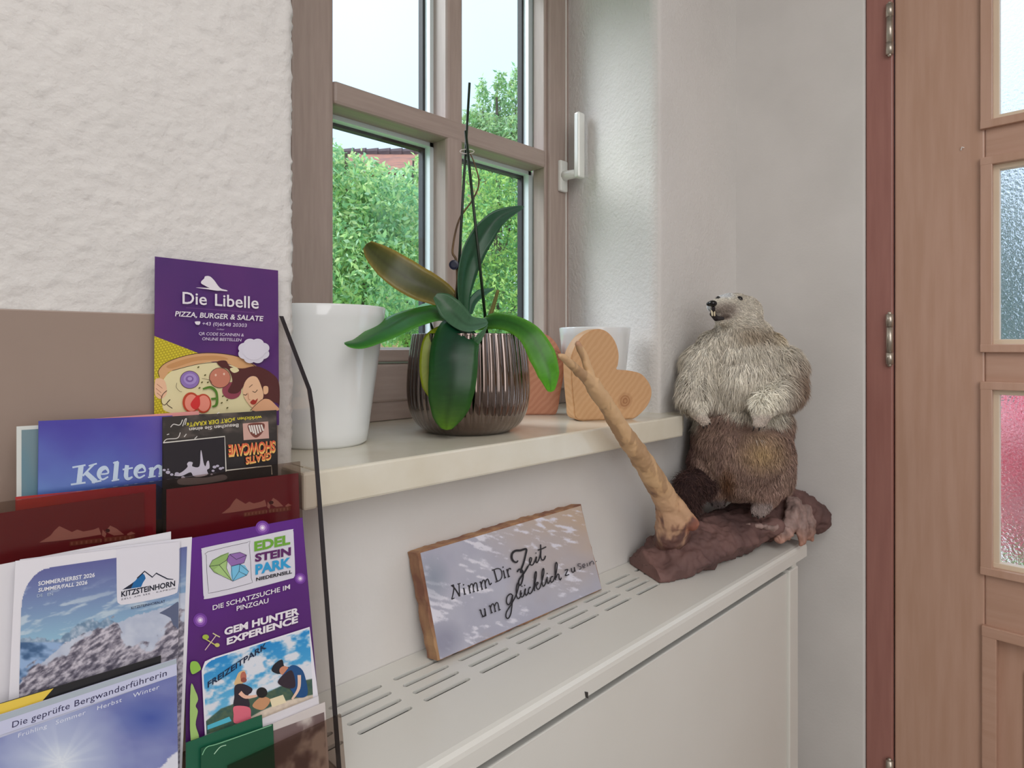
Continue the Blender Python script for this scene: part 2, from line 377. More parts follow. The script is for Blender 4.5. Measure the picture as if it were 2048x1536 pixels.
for zc_ in (CZ+.635, CZ+.016, CZ-.875):
    bm = bmesh.new(); hy = .3405
    for k, (a, b, r) in enumerate(((-.05, -.027, .0068), (-.026, .024, .0062), (.025, .05, .0068))):
        tube(bm, [(XD-.009, hy, zc_+a), (XD-.009, hy, zc_+b)], r, 16)
    ellipsoid(bm, (XD-.009, hy, zc_+.0515), (.004, .004, .004), 2); ellipsoid(bm, (XD-.009, hy, zc_-.0515), (.004, .004, .004), 2)
    obj('hinge', bm, M_hinge, door, True)
bm = bmesh.new(); tube(bm, [(XD-.001, .2255, CZ+.369), (XD-.003, .2235, CZ+.374), (XD-.002, .2205, CZ+.372)], .0011, 6); obj('paint_drip', bm, mat('white_paint_drop', (245, 240, 236), .4), door)

# ================================================================ OUTDOORS
tag(bx('ground', mat('garden_lawn', (96, 140, 70), .9, c2=(120, 160, 84), ns=3), -12, 40, 1.1, 40, -.35, -.15), kind='structure')
tag(bx('terrace', mat('pale_terrace_slabs', (200, 198, 192), .7, c2=(186, 184, 178), ns=2), 1.7, 12, -8, 1.1, -.35, -.12), kind='structure')
def leafcloud(name, blobs, n, size, pal, aspect=.42, parent=None, droop=.3, seed=1):
    g = np.random.default_rng(seed); wts = np.array([b[1][0]*b[1][1]*b[1][2] for b in blobs])**.66; wts /= wts.sum()
    idx = g.choice(len(blobs), n, p=wts); C = np.array([b[0] for b in blobs])[idx]; R = np.array([b[1] for b in blobs])[idx]
    d = g.normal(size=(n, 3)); d /= np.linalg.norm(d, axis=1)[:, None]; rad = g.uniform(.35, 1.05, n)**.5
    P = C+d*R*rad[:, None]
    ax = g.normal(size=(n, 3)); ax[:, 2] -= droop; ax /= np.linalg.norm(ax, axis=1)[:, None]
    nn = g.normal(size=(n, 3)); sd = np.cross(ax, nn); sd /= np.linalg.norm(sd, axis=1)[:, None]
    L = size*g.uniform(.6, 1.3, n)[:, None]; nrm = np.cross(ax, sd)
    V = np.stack([P, P+ax*L*.45+sd*L*aspect*.5+nrm*L*.06, P+ax*L, P+ax*L*.45-sd*L*aspect*.5+nrm*L*.06], 1).reshape(-1, 3)
    I = np.arange(n)*4; Fc = np.concatenate([np.stack([I, I+1, I+2], 1), np.stack([I, I+2, I+3], 1)])
    pal = np.array([lin(c) for c in pal]); ci = g.integers(0, len(pal), n); col = pal[ci]*g.uniform(.75, 1.2, n)[:, None]
    me = raw_mesh(name, V, Fc, np.repeat(col, 4, 0)); o = link(name, me, mat_attr('leaf_green', .55, 0, .5), parent); tag(o, kind='stuff'); return o
M_bark = mat('grey_brown_bark', (110, 96, 80), .9, c2=(84, 72, 60), ns=8)
def treeobj(name, base, label, catg, blobs, n, size, pal, seed, group=None, trunk_r=.05, aspect=.42):
    r = empty(name, base, label, catg, group)
    leafcloud('foliage', blobs, n, size, pal, aspect, r, .4, seed)
    bm = bmesh.new(); c = np.mean([b[0] for b in blobs], 0); top = max(b[0][2] for b in blobs)
    tube(bm, [base, ((base[0]+c[0])/2, (base[1]+c[1])/2, base[2]+.4*(top-base[2])), (c[0], c[1], top)], [trunk_r, trunk_r*.7, trunk_r*.2], 8)
    for k, b in enumerate(blobs[:8]):
        s = Vector((base[0]*.5+c[0]*.5, base[1]*.5+c[1]*.5, base[2]+.4*(top-base[2]))); tube(bm, [s, Vector(b[0])*.5+s*.5+Vector((0, 0, .05)), b[0]], [trunk_r*.45, trunk_r*.25, trunk_r*.1], 6)
    obj('trunk', bm, M_bark, r); return r
GREEN = [(212, 234, 160), (186, 222, 148), (158, 206, 148), (226, 240, 172), (132, 182, 124), (198, 228, 184)]
GREEN2 = [(198, 224, 150), (172, 212, 138), (208, 230, 170), (138, 184, 118), (216, 234, 158)]
def G(u, zc): p = PC(u, VY, zc); return (p.x, p.y, -.15)
def blob(u, v, zc, rpx, rz=None, sq=1.0): p = PC(u, v, zc); r = rpx*zc/F; return (tuple(p), (r, r, (rz or rpx)*zc/F))
treeobj('leafy_bush', G(700, 5.2), 'big leafy green bush filling the lower left window pane', 'bush',
        [blob(650, 420, 5.2, 105), blob(712, 385, 5.4, 75, 78), blob(762, 420, 5.1, 85, 88), blob(690, 500, 5.0, 100), blob(600, 360, 5.3, 85, 90), blob(660, 330, 5.5, 38, 48), blob(740, 560, 4.9, 110), blob(620, 620, 4.9, 120), blob(800, 480, 5.2, 80)],
        23000, .060, GREEN, 3, trunk_r=.06)
treeobj('arching_bush', G(800, 6.4), 'paler arching bush in front of the tiled roof, beside the window upright', 'bush',
        [blob(830, 390, 6.5, 55, 62), blob(790, 420, 6.4, 60), blob(840, 500, 6.3, 90), blob(780, 600, 6.2, 90), blob(850, 335, 6.6, 22, 40), blob(870, 620, 6.2, 90)],
        13000, .065, GREEN2, 4, trunk_r=.05)
treeobj('tall_tree', G(1010, 9.5), 'tall slender green tree with spiky top seen through the right panes', 'tree',
        [blob(965, 215, 9.6, 13, 60), blob(1000, 200, 9.6, 14, 60), blob(1032, 205, 9.5, 17, 75), blob(940, 262, 9.5, 20, 48), blob(980, 290, 9.5, 46, 60), blob(1030, 300, 9.4, 46, 70), blob(925, 315, 9.4, 22, 40), blob(1075, 250, 9.5, 30, 90)],
        9500, .085, [(204, 230, 166), (168, 208, 144), (216, 236, 196), (146, 186, 134), (196, 212, 152)], 5, trunk_r=.09)
treeobj('round_bush', G(980, 8.5), 'yellow green bush filling the lower right window pane', 'bush',
        [blob(950, 400, 8.6, 75), blob(1030, 380, 8.7, 70), blob(1000, 480, 8.4, 100), blob(920, 560, 8.3, 80), blob(1040, 600, 8.2, 100), blob(960, 640, 8.2, 100), blob(1090, 480, 8.6, 80)],
        21000, .075, [(206, 232, 138), (178, 216, 128), (150, 200, 136), (220, 240, 146), (128, 178, 120)], 6, trunk_r=.07)
treeobj('garden_hedge', G(850, 10.5), 'dense green hedge behind the bushes in the garden', 'hedge',
        [blob(u, v, 10.6, 75, 70) for u in range(-180, 1240, 74) for v in (430, 550, 650)], 20000, .13, GREEN, 8, trunk_r=.08)
# house beyond
M_tile = mat('brown_red_roof_tiles', (176, 110, 84), .8, c2=(140, 92, 78), ns=3)
M_hwall = mat('apricot_render', (226, 172, 136), .9, c2=(214, 160, 126), ns=2)
hc = PC(800, VY, 17.0)
house = empty('house', (hc.x, hc.y, -.15), 'apricot house with a tiled roof just above the garden bushes', 'house')
dr = Vector((SA, -CA, 0)); dn = Vector((CA, SA, 0))
def hp_(a, b, z): p = Vector((hc.x, hc.y, 0))+dr*a+dn*b; return (p.x, p.y, z)
zr = CZ+(VY-312)/F*19.5; ze = CZ+(VY-352)/F*17.0
bm = bmesh.new(); extrude_poly(bm, [hp_(-2.3, 0, -.15), hp_(2.2, 0, -.15), hp_(2.2, 5, -.15), hp_(-2.3, 5, -.15)], (0, 0, ze+.15)); obj('house_wall', bm, M_hwall, house)
bm = bmesh.new()
extrude_poly(bm, [hp_(-2.7, -.4, ze-.05), hp_(2.6, -.4, ze-.05), hp_(2.6, 2.5, zr), hp_(-2.7, 2.5, zr)], (0, 0, .08))
extrude_poly(bm, [hp_(-2.7, 5.4, ze-.05), hp_(2.6, 5.4, ze-.05), hp_(2.6, 2.5, zr), hp_(-2.7, 2.5, zr)], (0, 0, .08))
rf = obj('roof', bm, M_tile, house)
M_ridge = mat('dark_ridge_tile', (120, 96, 96), .8, c2=(96, 78, 80), ns=4)
rme = None
for i in range(14):
    a = -2.7+i*.385
    if rme is None:
        bm = bmesh.new(); p0 = Vector(hp_(0, 2.5, zr)); tube(bm, [Vector((0, 0, 0)), dr*.40], [.15, .19], 10); rme = bpy.data.meshes.new('ridge_tile'); bm.to_mesh(rme); bm.free(); rme.materials.append(M_ridge)
    o = bpy.data.objects.new('ridge_tile', rme); COL.objects.link(o); o.parent = rf
    o.location = Vector(hp_(a, 2.5, zr+.07)); o.matrix_parent_inverse = Matrix.Identity(4)
    o.location = Vector(hp_(a, 2.5, zr+.07))-Vector(house.location)+Vector(house.location)
for a in (-1.2, 1.0):
    bm = bmesh.new(); extrude_poly(bm, [hp_(a, -.03, ze-1.3), hp_(a+.8, -.03, ze-1.3), hp_(a+.8, -.03, ze-.35), hp_(a, -.03, ze-.35)], tuple(dn*.05)); wn = obj('window', bm, mat('white_window_frame', (230, 230, 226), .5), house)
    bm = bmesh.new(); extrude_poly(bm, [hp_(a+.08, -.05, ze-1.22), hp_(a+.72, -.05, ze-1.22), hp_(a+.72, -.05, ze-.43), hp_(a+.08, -.05, ze-.43)], tuple(dn*.02)); obj('pane', bm, mat('dark_far_glass', (70, 84, 96), .1), wn)
# pink flowers and grey fence outside the door
fl = empty('flowering_shrub', (2.55, .10, -.12), 'pink flowering shrub blurred behind the lower door pane', 'shrub')
leafcloud('blossom', [((2.55, .26, .84), (.22, .20, .26)), ((2.6, .0, .95), (.25, .22, .35))], 3200, .07, [(250, 130, 156), (252, 180, 196), (255, 235, 238), (240, 96, 130)], .8, fl, 0, 11)
leafcloud('foliage', [((2.6, .1, .32), (.25, .25, .30))], 1200, .08, GREEN, .5, fl, 0, 12)
bm = bmesh.new(); tube(bm, [(2.55, .1, -.12), (2.56, .12, .4), (2.55, .2, .8)], [.02, .015, .006], 8); obj('stem', bm, M_bark, fl)
treeobj('dark_conifer', (6.6, .9, -.15), 'grey green conifer blurred behind the middle door pane', 'tree', [((6.6, .8, 1.2), (.5, .5, .9)), ((6.6, .85, 2.1), (.3, .3, .8))], 5000, .12, [(150, 170, 172), (160, 184, 180), (130, 154, 156)], 13)
# ================================================================ RADIATOR COVER
M_cover = mat('white_lacquered_cover', (232, 231, 225), .32, c2=(227, 226, 219), ns=3, bump=(90, .12, .0006))
M_dark = mat('cover_interior_shade', (30, 32, 26), .8)  # near-black colour carries the shade inside the cover
CT = CZ-.40
rc = empty('radiator_cover', (.65, .565, 0), 'white lacquered radiator cover with slotted top under the window sill', 'radiator cover')
bm = bmesh.new()
# lid profile swept along x, front edge rounded
prof = [(YW-.001, CT), (.478, CT), (.4728, CT-.0012), (.4697, CT-.005), (.4688, CT-.010), (.4688, CT-.028), (.4735, CT-.028), (.4735, CT-.004), (YW-.001, CT-.004)]
a = [bm.verts.new((-.15, y, z)) for y, z in prof]; b = [bm.verts.new((1.311, y, z)) for y, z in prof]
bm.faces.new(a); bm.faces.new(b[::-1])
for i in range(len(a)): j = (i+1) % len(a); bm.faces.new((a[j], a[i], b[i], b[j]))
bmesh.ops.recalc_face_normals(bm, faces=bm.faces)
lid_me = bpy.data.meshes.new('lid'); bm.to_mesh(lid_me); bm.free()
lid_t = bpy.data.objects.new('lid_t', lid_me); COL.objects.link(lid_t)
bm = bmesh.new()
for row, y in enumerate((.6236, .6035, .5835, .5625)):
    for k in range(-6, 9):
        x0 = .4145+.0845*k; x1 = x0+.068; r = .0034; pts = []
        for q in range(5): an = math.pi/2-math.pi*q/4; pts.append((x1-r+r*math.cos(an), y+r*math.sin(an)))
        for q in range(5): an = -math.pi/2-math.pi*q/4; pts.append((x0+r+r*math.cos(an), y+r*math.sin(an)))
        extrude_poly(bm, [(px_, py_, CT-.02) for px_, py_ in pts][::-1], (0, 0, .03))
cut_me = bpy.data.meshes.new('cut'); bm.to_mesh(cut_me); bm.free(); cut_t = bpy.data.objects.new('cut_t', cut_me); COL.objects.link(cut_t)
bo = lid_t.modifiers.new('b', 'BOOLEAN'); bo.operation = 'DIFFERENCE'; bo.object = cut_t; bo.solver = 'EXACT'
bpy.context.view_layer.update(); dg = bpy.context.evaluated_depsgraph_get()
lm = bpy.data.meshes.new_from_object(lid_t.evaluated_get(dg)); bpy.data.objects.remove(lid_t); bpy.data.objects.remove(cut_t)
lm.name = 'slotted_lid'; lm.materials.clear(); link('slotted_lid', lm, M_cover, rc)
bx('side_board', M_cover, 1.252, 1.271, .4745, YW-.002, .0, CT-.0085, .002, rc)
bx('frame_stile', M_cover, 1.229, 1.2715, .4712, .490, .0, CT-.0385, .0025, rc)
bx('frame_top_rail', M_cover, -.15, 1.229, .4775, .490, CT-.085, CT-.044, .001, rc)
bx('front_panel', M_cover, -.15, 1.2285, .4765, .492, .06, CT-.0435, .0015, rc)
bx('gap_shade_strip', M_dark, -.15, 1.25, .492, .496, CT-.06, CT-.0085, 0, rc); bx('slot_shade_sheet', M_dark, -.1, 1.25, .50, .655, CT-.024, CT-.022, 0, rc)  # dark sheets standing in for shade behind the lid gap and slots
bx('skirting_rail', M_cover, -.15, 1.229, .474, .49, .0, .06, .002, rc)
bx('radiator_fins', M_dark, -.1, 1.2, .505, .64, .12, CT-.05, .01, rc)
cp = PY(1173, 1388, .468)
bm = bmesh.new(); extrude_poly(bm, [(cp.x-.003, .4685, cp.z+.004), (cp.x-.001, .4685, cp.z-.004), (cp.x+.0035, .4685, cp.z-.007), (cp.x+.003, .4685, cp.z+.001)], (0, -.0006, 0)); obj('chipped_paint', bm, mat('chipped_dark', (60, 58, 56), .7), rc)

# ================================================================ WRITTEN SIGN
sgn = empty('wooden_sign', (.64, .62, CT), 'weathered wooden board with painted greeting leaning on wall above radiator cover', 'sign')
bl = PZ(881, 1327, -.3985); br = PZ(1204, 1181, -.3985)
yb = .612
BL = PY(879.7, 1320, yb); BR = PY(1203.8, 1178, yb); TL = PY(839.8, 1105, .636); TR = PY(1161.5, 1010.5, .636)
nrm = (BR-BL).cross(TL-BL).normalized()          # towards the room
if nrm.y > 0: nrm = -nrm
splane = Plane((BL+BR+TL+TR)/4, nrm)
BL, BR, TL, TR = [splane.hit(*q) for q in ((879.7, 1320), (1203.8, 1178), (839.8, 1105), (1161.5, 1010.5))]
TH = -nrm*.021
bm = bmesh.new(); nx = 60; ny = 14; rnd = random.Random(3)
def bilin(s, t): return (BL*(1-s)+BR*s)*(1-t)+(TL*(1-s)+TR*s)*t
front = []
for i in range(nx): front.append((i/nx, 0))
for i in range(ny): front.append((1, i/ny))
for i in range(nx): front.append((1-i/nx, 1))
for i in range(ny): front.append((0, 1-i/ny))
fp = [bilin(s, t)+Vector((0, 0, 1))*(fbm(s*30, t*9+3, 3)-.5)*.0035+Vector((1, 0, 0))*(fbm(s*20+7, t*12, 3)-.5)*.003 for s, t in front]
fp = [Vector((p.x, p.y, max(p.z, CT+.002))) for p in fp]
outer = [p+TH*.12+(p-(BL+BR+TL+TR)/4).normalized()*(.0016+.0016*rnd.random()) for p in fp]
back = [p+TH for p in outer]
for L_ in (outer, back):
    for p in L_: p.z = max(p.z, CT+.0006)
A = [bm.verts.new(p) for p in fp]; B = [bm.verts.new(p) for p in outer]; C_ = [bm.verts.new(p) for p in back]; n = len(A)
bm.faces.new(A); bm.faces.new(C_[::-1])
for i in range(n):
    j = (i+1) % n; bm.faces.new((A[j], A[i], B[i], B[j])); bm.faces.new((B[j], B[i], C_[i], C_[j]))
bmesh.ops.recalc_face_normals(bm, faces=bm.faces)
M_rawwood = mat('raw_bark_edge_wood', (136, 92, 74), .8, c2=(186, 146, 108), ns=40, bump=(120, .5, .002), stretch=(1, 1, .5))
obj('board', bm, M_rawwood, sgn)

class Print:
    """flat print built as thin coloured shapes on a plane; 2-D positions are looked up on the plane itself"""
    def __init__(s, plane): s.pl = plane; s.V = []; s.F = []; s.C = []; s.k = 1
    def at(s, u, v, k):
        p = s.pl.hit(u, v)
        if p.z < CZ-.394 and abs(s.pl.n.x) < 1e-6: p.y += (CZ-.394-p.z)*s.pl.n.z/-s.pl.n.y; p.z = CZ-.394
        return p+s.pl.n*(.00022+.00005*k)*(1 if s.pl.n.y < 0 else -1)
    def add(s, pts, faces, col, k=None):
        k = s.k if k is None else k; s.k += 1; b = len(s.V); c = lin(col) if isinstance(col[0], (int, float)) else None
        for i, (u, v) in enumerate(pts): s.V.append(s.at(u, v, k)); s.C.append(c if c else col[i])
        for f in faces: s.F.append([b+i for i in f])
    def poly(s, pts, col): s.add(pts, [list(range(len(pts)))], col)
    def blobp(s, pts, col, n=5): s.poly([tuple(p) for p in cat(pts, n, True)], col)
    def ell(s, u, v, a, b, col, rot=0, n=28): s.poly([(u+a*math.cos(t)*math.cos(rot)-b*math.sin(t)*math.sin(rot), v+a*math.cos(t)*math.sin(rot)+b*math.sin(t)*math.cos(rot)) for t in [2*math.pi*i/n for i in range(n)]], col)
    def stroke(s, pts, wd, col, smooth=True, n=6):
        P = cat(pts, n) if smooth and len(pts) > 2 else [np.array(p, float) for p in pts]; m = len(P); L = []; R = []
        for i, p in enumerate(P):
            t = P[min(i+1, m-1)]-P[max(i-1, 0)]; t = t/(np.linalg.norm(t)+1e-9); q = np.array([-t[1], t[0]])
            ww = (np.interp(i/(m-1), np.linspace(0, 1, len(wd)), wd) if hasattr(wd, '__len__') else wd)/2
            L.append(tuple(p+q*ww)); R.append(tuple(p-q*ww))
        s.add(L+R, [(i, i+1, m+i+1, m+i) for i in range(m-1)], col)
    def text(s, body, p0, p1, cap, col, bold=0.0, lean=0.0, space=1.0):
        c = bpy.data.curves.new('t', 'FONT'); c.body = body; c.offset = bold; c.size = 1; c.resolution_u = 3; c.space_character = space
        o = bpy.data.objects.new('t', c); COL.objects.link(o); bpy.context.view_layer.update()
        me = bpy.data.meshes.new_from_object(o.evaluated_get(bpy.context.evaluated_depsgraph_get()))
        xs = [v.co.x for v in me.vertices]; x0, x1 = min(xs), max(xs); wd = x1-x0
        pts = []
        for v in me.vertices:
            t = (v.co.x-x0)/wd; h = v.co.y/.70*cap
            pts.append((p0[0]+(p1[0]-p0[0])*t+lean*h, p0[1]+(p1[1]-p0[1])*t-h))
        s.add(pts, [list(f.vertices) for f in me.polygons], col); bpy.data.objects.remove(o)
    def grid(s, quad, nx, ny, fn, mask=None):
        # quad TL,TR,BR,BL in px
        S, T = np.meshgrid(np.linspace(0, 1, nx+1), np.linspace(0, 1, ny+1)); q = [np.array(p, float) for p in quad]
        U = (q[0][0]*(1-S)+q[1][0]*S)*(1-T)+(q[3][0]*(1-S)+q[2][0]*S)*T; Vv = (q[0][1]*(1-S)+q[1][1]*S)*(1-T)+(q[3][1]*(1-S)+q[2][1]*S)*T
        rgb = np.clip(np.asarray(fn(S, T, U, Vv), float), 0, 255)/255; rgb = np.where(rgb <= .04045, rgb/12.92, ((rgb+.055)/1.055)**2.4).reshape(-1, 3)
        M = np.ones(S.shape, bool) if mask is None else mask(S, T, U, Vv)
        I = np.arange((nx+1)*(ny+1)).reshape(ny+1, nx+1); ok = M[:-1, :-1] & M[1:, :-1] & M[:-1, 1:] & M[1:, 1:]
        Fc = np.stack([I[:-1, :-1], I[:-1, 1:], I[1:, 1:], I[1:, :-1]], -1)[ok]
        s.add(list(zip(U.ravel(), Vv.ravel())), [list(f) for f in Fc], [tuple(c) for c in rgb])
    def build(s, name, parent, rough=.4, coat=.25):
        me = bpy.data.meshes.new(name); me.from_pydata([tuple(v) for v in s.V], [], s.F); setcol(me, np.array(s.C)); return link(name, me, mat_attr('printed_ink_%d' % int(rough*100), rough, coat), parent)
def mixc(a, b, t): t = np.clip(t, 0, 1)[..., None]; return np.array(a, float)*(1-t)+np.array(b, float)*t
def mx3(A, B, t): t = np.clip(t, 0, 1)[..., None]; return A*(1-t)+np.asarray(B, float)*t

P = Print(splane)
def signcol(S, T, U, V):
    c = mixc((172, 172, 190), (190, 190, 204), fbm(S*9, T*4, 4, 3))
    c = mx3(c, (196, 174, 156), (S-.36)*1.9*(1-T*1.0)+.35*(fbm(S*7, T*4, 3, 9)-.5))
    st = fbm((S+T*.35)*13, (T-S*1.0)*26, 4, 21)*.6+fbm(S*6, T*4, 2, 33)*.4
    c = mx3(c, (226, 224, 236), (st-.575)*16*.8)
    c = mx3(c, (146, 146, 166), np.clip(1.4-np.hypot((S-.045)*11, (T-.86)*6.5), 0, 1)*.8)
    c = mx3(c, (136, 146, 162), np.clip(1.0-np.hypot((S-.05)*9, (T-.26)*4), 0, 1)*.75)
    return c
P.grid([(840.5, 1106), (1161, 1011.5), (1203, 1177.5), (880, 1319)], 170, 84, signcol)
def Q(*pts, o=(860, 1050), s=.18066): return [(o[0]+a*s, o[1]+b*s) for a, b in pts]
INK = (38, 36, 42)
def st(wd, *pts): P.stroke(Q(*pts), wd, INK)
# Nimm
st([2, 3.2], (238, 822), (252, 770), (262, 705), (258, 668)); st([2.8, 3.4], (232, 668), (262, 690), (300, 745), (325, 790)); st([3, 2], (325, 790), (322, 720), (318, 650))
st(2.0, (236, 822), (268, 808)); st(1.8, (230, 672), (262, 660)); st(1.8, (300, 655), (336, 645))
st(2.6, (372, 700), (382, 765)); st(2, (360, 706), (376, 698)); st(2, (372, 770), (396, 762)); st(2.8, (366, 655), (369, 668))
st(2.4, (425, 668), (440, 752)); st(2, (412, 676), (428, 666)); st(2.2, (432, 700), (445, 660), (462, 652), (472, 672), (480, 738)); st(2.2, (474, 690), (486, 650), (502, 640), (514, 656), (524, 728)); st(1.8, (430, 755), (450, 748)); st(1.8, (470, 742), (492, 734)); st(1.8, (514, 732), (534, 722))
st(2.4, (555, 630), (572, 712)); st(2, (542, 636), (558, 626)); st(2.2, (562, 662), (576, 618), (592, 610), (602, 630), (612, 696)); st(2.2, (605, 648), (618, 606), (632, 598), (642, 616), (656, 660), (676, 640)); st(1.8, (562, 716), (582, 706)); st(1.8, (602, 702), (622, 692))
# Dir
st(2.6, (702, 500), (735, 620)); st(1.9, (676, 500), (700, 494), (745, 480), (780, 500), (790, 560), (775, 600), (745, 620), (715, 632))
st(2.4, (806, 505), (822, 582)); st(1.9, (796, 512), (810, 503)); st(1.9, (812, 588), (834, 578)); st(2.6, (798, 460), (801, 472))
st(2.4, (845, 490), (862, 570)); st(1.9, (834, 498), (850, 488)); st(2.0, (852, 520), (862, 485), (882, 478)); st(2.4, (880, 478), (884, 492)); st(1.9, (850, 576), (876, 564))
# Z
st([2.5, 4.4, 4.4, 3.4, 4.4], (965, 392), (945, 412), (915, 400), (895, 365), (900, 315), (935, 285), (990, 280), (1055, 266), (1048, 330), (1025, 420), (1000, 490), (1000, 530))
st([3.2, 3, 3.6], (955, 520), (975, 490), (1010, 500), (1022, 550), (1010, 620), (990, 665), (972, 650), (975, 610), (1000, 570), (1040, 515), (1075, 455))
st([2, 2.6], (1075, 455), (1105, 410), (1115, 370), (1098, 362), (1092, 400), (1105, 440), (1130, 435), (1158, 380))
st(2.5, (1158, 380), (1168, 350), (1163, 400), (1175, 415), (1200, 365), (1215, 290), (1213, 215)); st(2.6, (1216, 290), (1215, 350), (1228, 385), (1252, 380), (1268, 340)); st(2.4, (1180, 278), (1230, 262), (1275, 240)); st(2.6, (1160, 305), (1162, 314))
# um
st(2.4, (548, 935), (560, 985), (580, 1010), (598, 990), (594, 925)); st(1.9, (532, 942), (550, 934)); st(2.2, (594, 925), (606, 1000)); st(1.9, (582, 930), (596, 922)); st(1.9, (560, 1016), (610, 1000))
st(2.4, (650, 890), (668, 968)); st(1.9, (636, 898), (652, 888)); st(2.2, (655, 922), (668, 880), (686, 872), (700, 900), (708, 955)); st(2.2, (700, 905), (712, 868), (728, 856), (742, 880), (752, 940)); st(1.9, (655, 974), (680, 964)); st(1.9, (698, 960), (718, 950)); st(1.9, (742, 944), (766, 932))
# gluecklich
st(2.6, (895, 770), (870, 762), (838, 795), (832, 850), (850, 880), (880, 850), (900, 770)); st([2.6, 2.6, 2.4], (900, 770), (892, 880), (878, 980), (850, 1030), (826, 1015), (832, 960), (880, 880), (930, 790), (960, 700), (965, 640), (948, 660), (940, 720), (945, 790), (962, 812), (985, 790), (1000, 745))
st(2.5, (990, 720), (985, 770), (1000, 795), (1025, 770), (1040, 700), (1036, 750), (1050, 775), (1072, 740)); st(2.6, (1000, 670), (1002, 682)); st(2.6, (1030, 660), (1032, 672))
st(2.5, (1100, 690), (1085, 690), (1072, 730), (1085, 758), (1112, 735), (1140, 660), (1160, 560), (1158, 515), (1145, 540), (1140, 640), (1140, 730)); st(2.4, (1142, 680), (1165, 635), (1180, 640), (1160, 675), (1175, 710), (1200, 690), (1225, 610))
st(2.5, (1225, 610), (1243, 530), (1240, 480), (1226, 510), (1222, 620), (1235, 675), (1258, 650), (1275, 590)); st(2.4, (1280, 570), (1280, 620), (1292, 645), (1310, 610)); st(2.6, (1278, 530), (1280, 540))
st(2.4, (1345, 570), (1328, 570), (1315, 600), (1325, 632), (1350, 610), (1375, 540), (1390, 450), (1382, 412), (1370, 440), (1368, 530), (1372, 610)); st(2.4, (1374, 590), (1392, 545), (1408, 548), (1412, 590), (1425, 605), (1436, 580))
# zu sein.
st(2.2, (1472, 500), (1500, 490), (1505, 498), (1482, 550), (1488, 558), (1522, 545)); st(2.2, (1545, 475), (1550, 510), (1566, 522), (1580, 500), (1578, 465), (1588, 515))
INK = (84, 78, 84)
st(1.8, (1650, 428), (1622, 430), (1620, 448), (1650, 462), (1652, 480), (1632, 492)); st(1.8, (1672, 460), (1695, 448), (1690, 430), (1672, 440), (1676, 470), (1700, 466)); st(1.8, (1718, 420), (1726, 456)); st(1.8, (1745, 412), (1752, 448)); st(1.8, (1748, 430), (1768, 400), (1785, 405), (1795, 436)); st(2.6, (1816, 398), (1820, 406))
P.build('painted_lettering', sgn, .6, 0)

# ================================================================ THINGS ON THE SILL
M_white = mat('glossy_white_ceramic', (236, 238, 238), .12, c2=(230, 233, 234), ns=2, coat=.4)
M_soil = mat('dark_potting_bark', (74, 56, 42), .95, c2=(110, 84, 60), ns=30, bump=(60, .8, .01))
def pot(name, label, c, rb, rt, h, m, grp=None):
    t = empty(name, c, label, 'flower pot', grp)
    bm = bmesh.new(); w_ = .0045
    prof = [(rb*.55, 0), (rb-.004, 0.0), (rb, .004)]+[(rb+(rt-rb)*(k/12)**1.0, .004+(h-.006)*k/12) for k in range(1, 13)]+[(rt-.001, h), (rt-w_+.001, h), (rt-w_, h-.003)]+[(rb+(rt-rb)*(1-k/8)-w_, h-.004-(h-.02)*k/8) for k in range(1, 9)]
    lathe(bm, prof, c, 72); obj('pot_body', bm, m, t, True); return t
pot('white_flower_pot', 'large glossy white flower pot at left end of window sill', (.4035, .777, SILL), .0585, .0835, .186, M_white)
pot('small_white_pot', 'small white flower pot behind the pale wooden heart', (.972, .752, SILL), .053, .0705, .170, M_white)
# ribbed metallic pot
pc_ = (.6286, .7353, SILL)
mp = empty('ribbed_metal_pot', pc_, 'ribbed silvery brown metallic pot holding the orchid', 'flower pot')
M_chrome = mat('smoky_silver_glaze', (176, 166, 162), .08, c2=(112, 98, 92), ns=4, metal=1.0)
bm = bmesh.new()
prof = [(.030, 0), (.058, 0), (.068, .003), (.0800, .011), (.0893, .025), (.0945, .042), (.0967, .062), (.0963, .085), (.0945, .108), (.0918, .130), (.0890, .149), (.0880, .1515), (.0862, .1515), (.0853, .149), (.0880, .130), (.090, .108), (.092, .085), (.0915, .06), (.085, .03), (.05, .012)]
fl_w = [0, 0, .15, .5, .8, 1, 1, 1, 1, 1, .9, .7, .4]+[0]*8
pr2 = cat([(a_, b_) for a_, b_ in prof], 3); fw = np.interp(np.linspace(0, 1, len(pr2)), np.linspace(0, 1, len(prof)), fl_w[:len(prof)])
lathe(bm, [tuple(p) for p in pr2], pc_, 480, lambda a, j: -.026*fw[j]*(1-abs(math.sin(a*24)))**1.4)
obj('pot_body', bm, M_chrome, mp, True)
bm = bmesh.new(); lathe(bm, [(.01, .118), (.087, .118), (.0868, .125), (.05, .131), (.01, .133)], pc_, 48); obj('bark_substrate', bm, M_soil, mp, True)
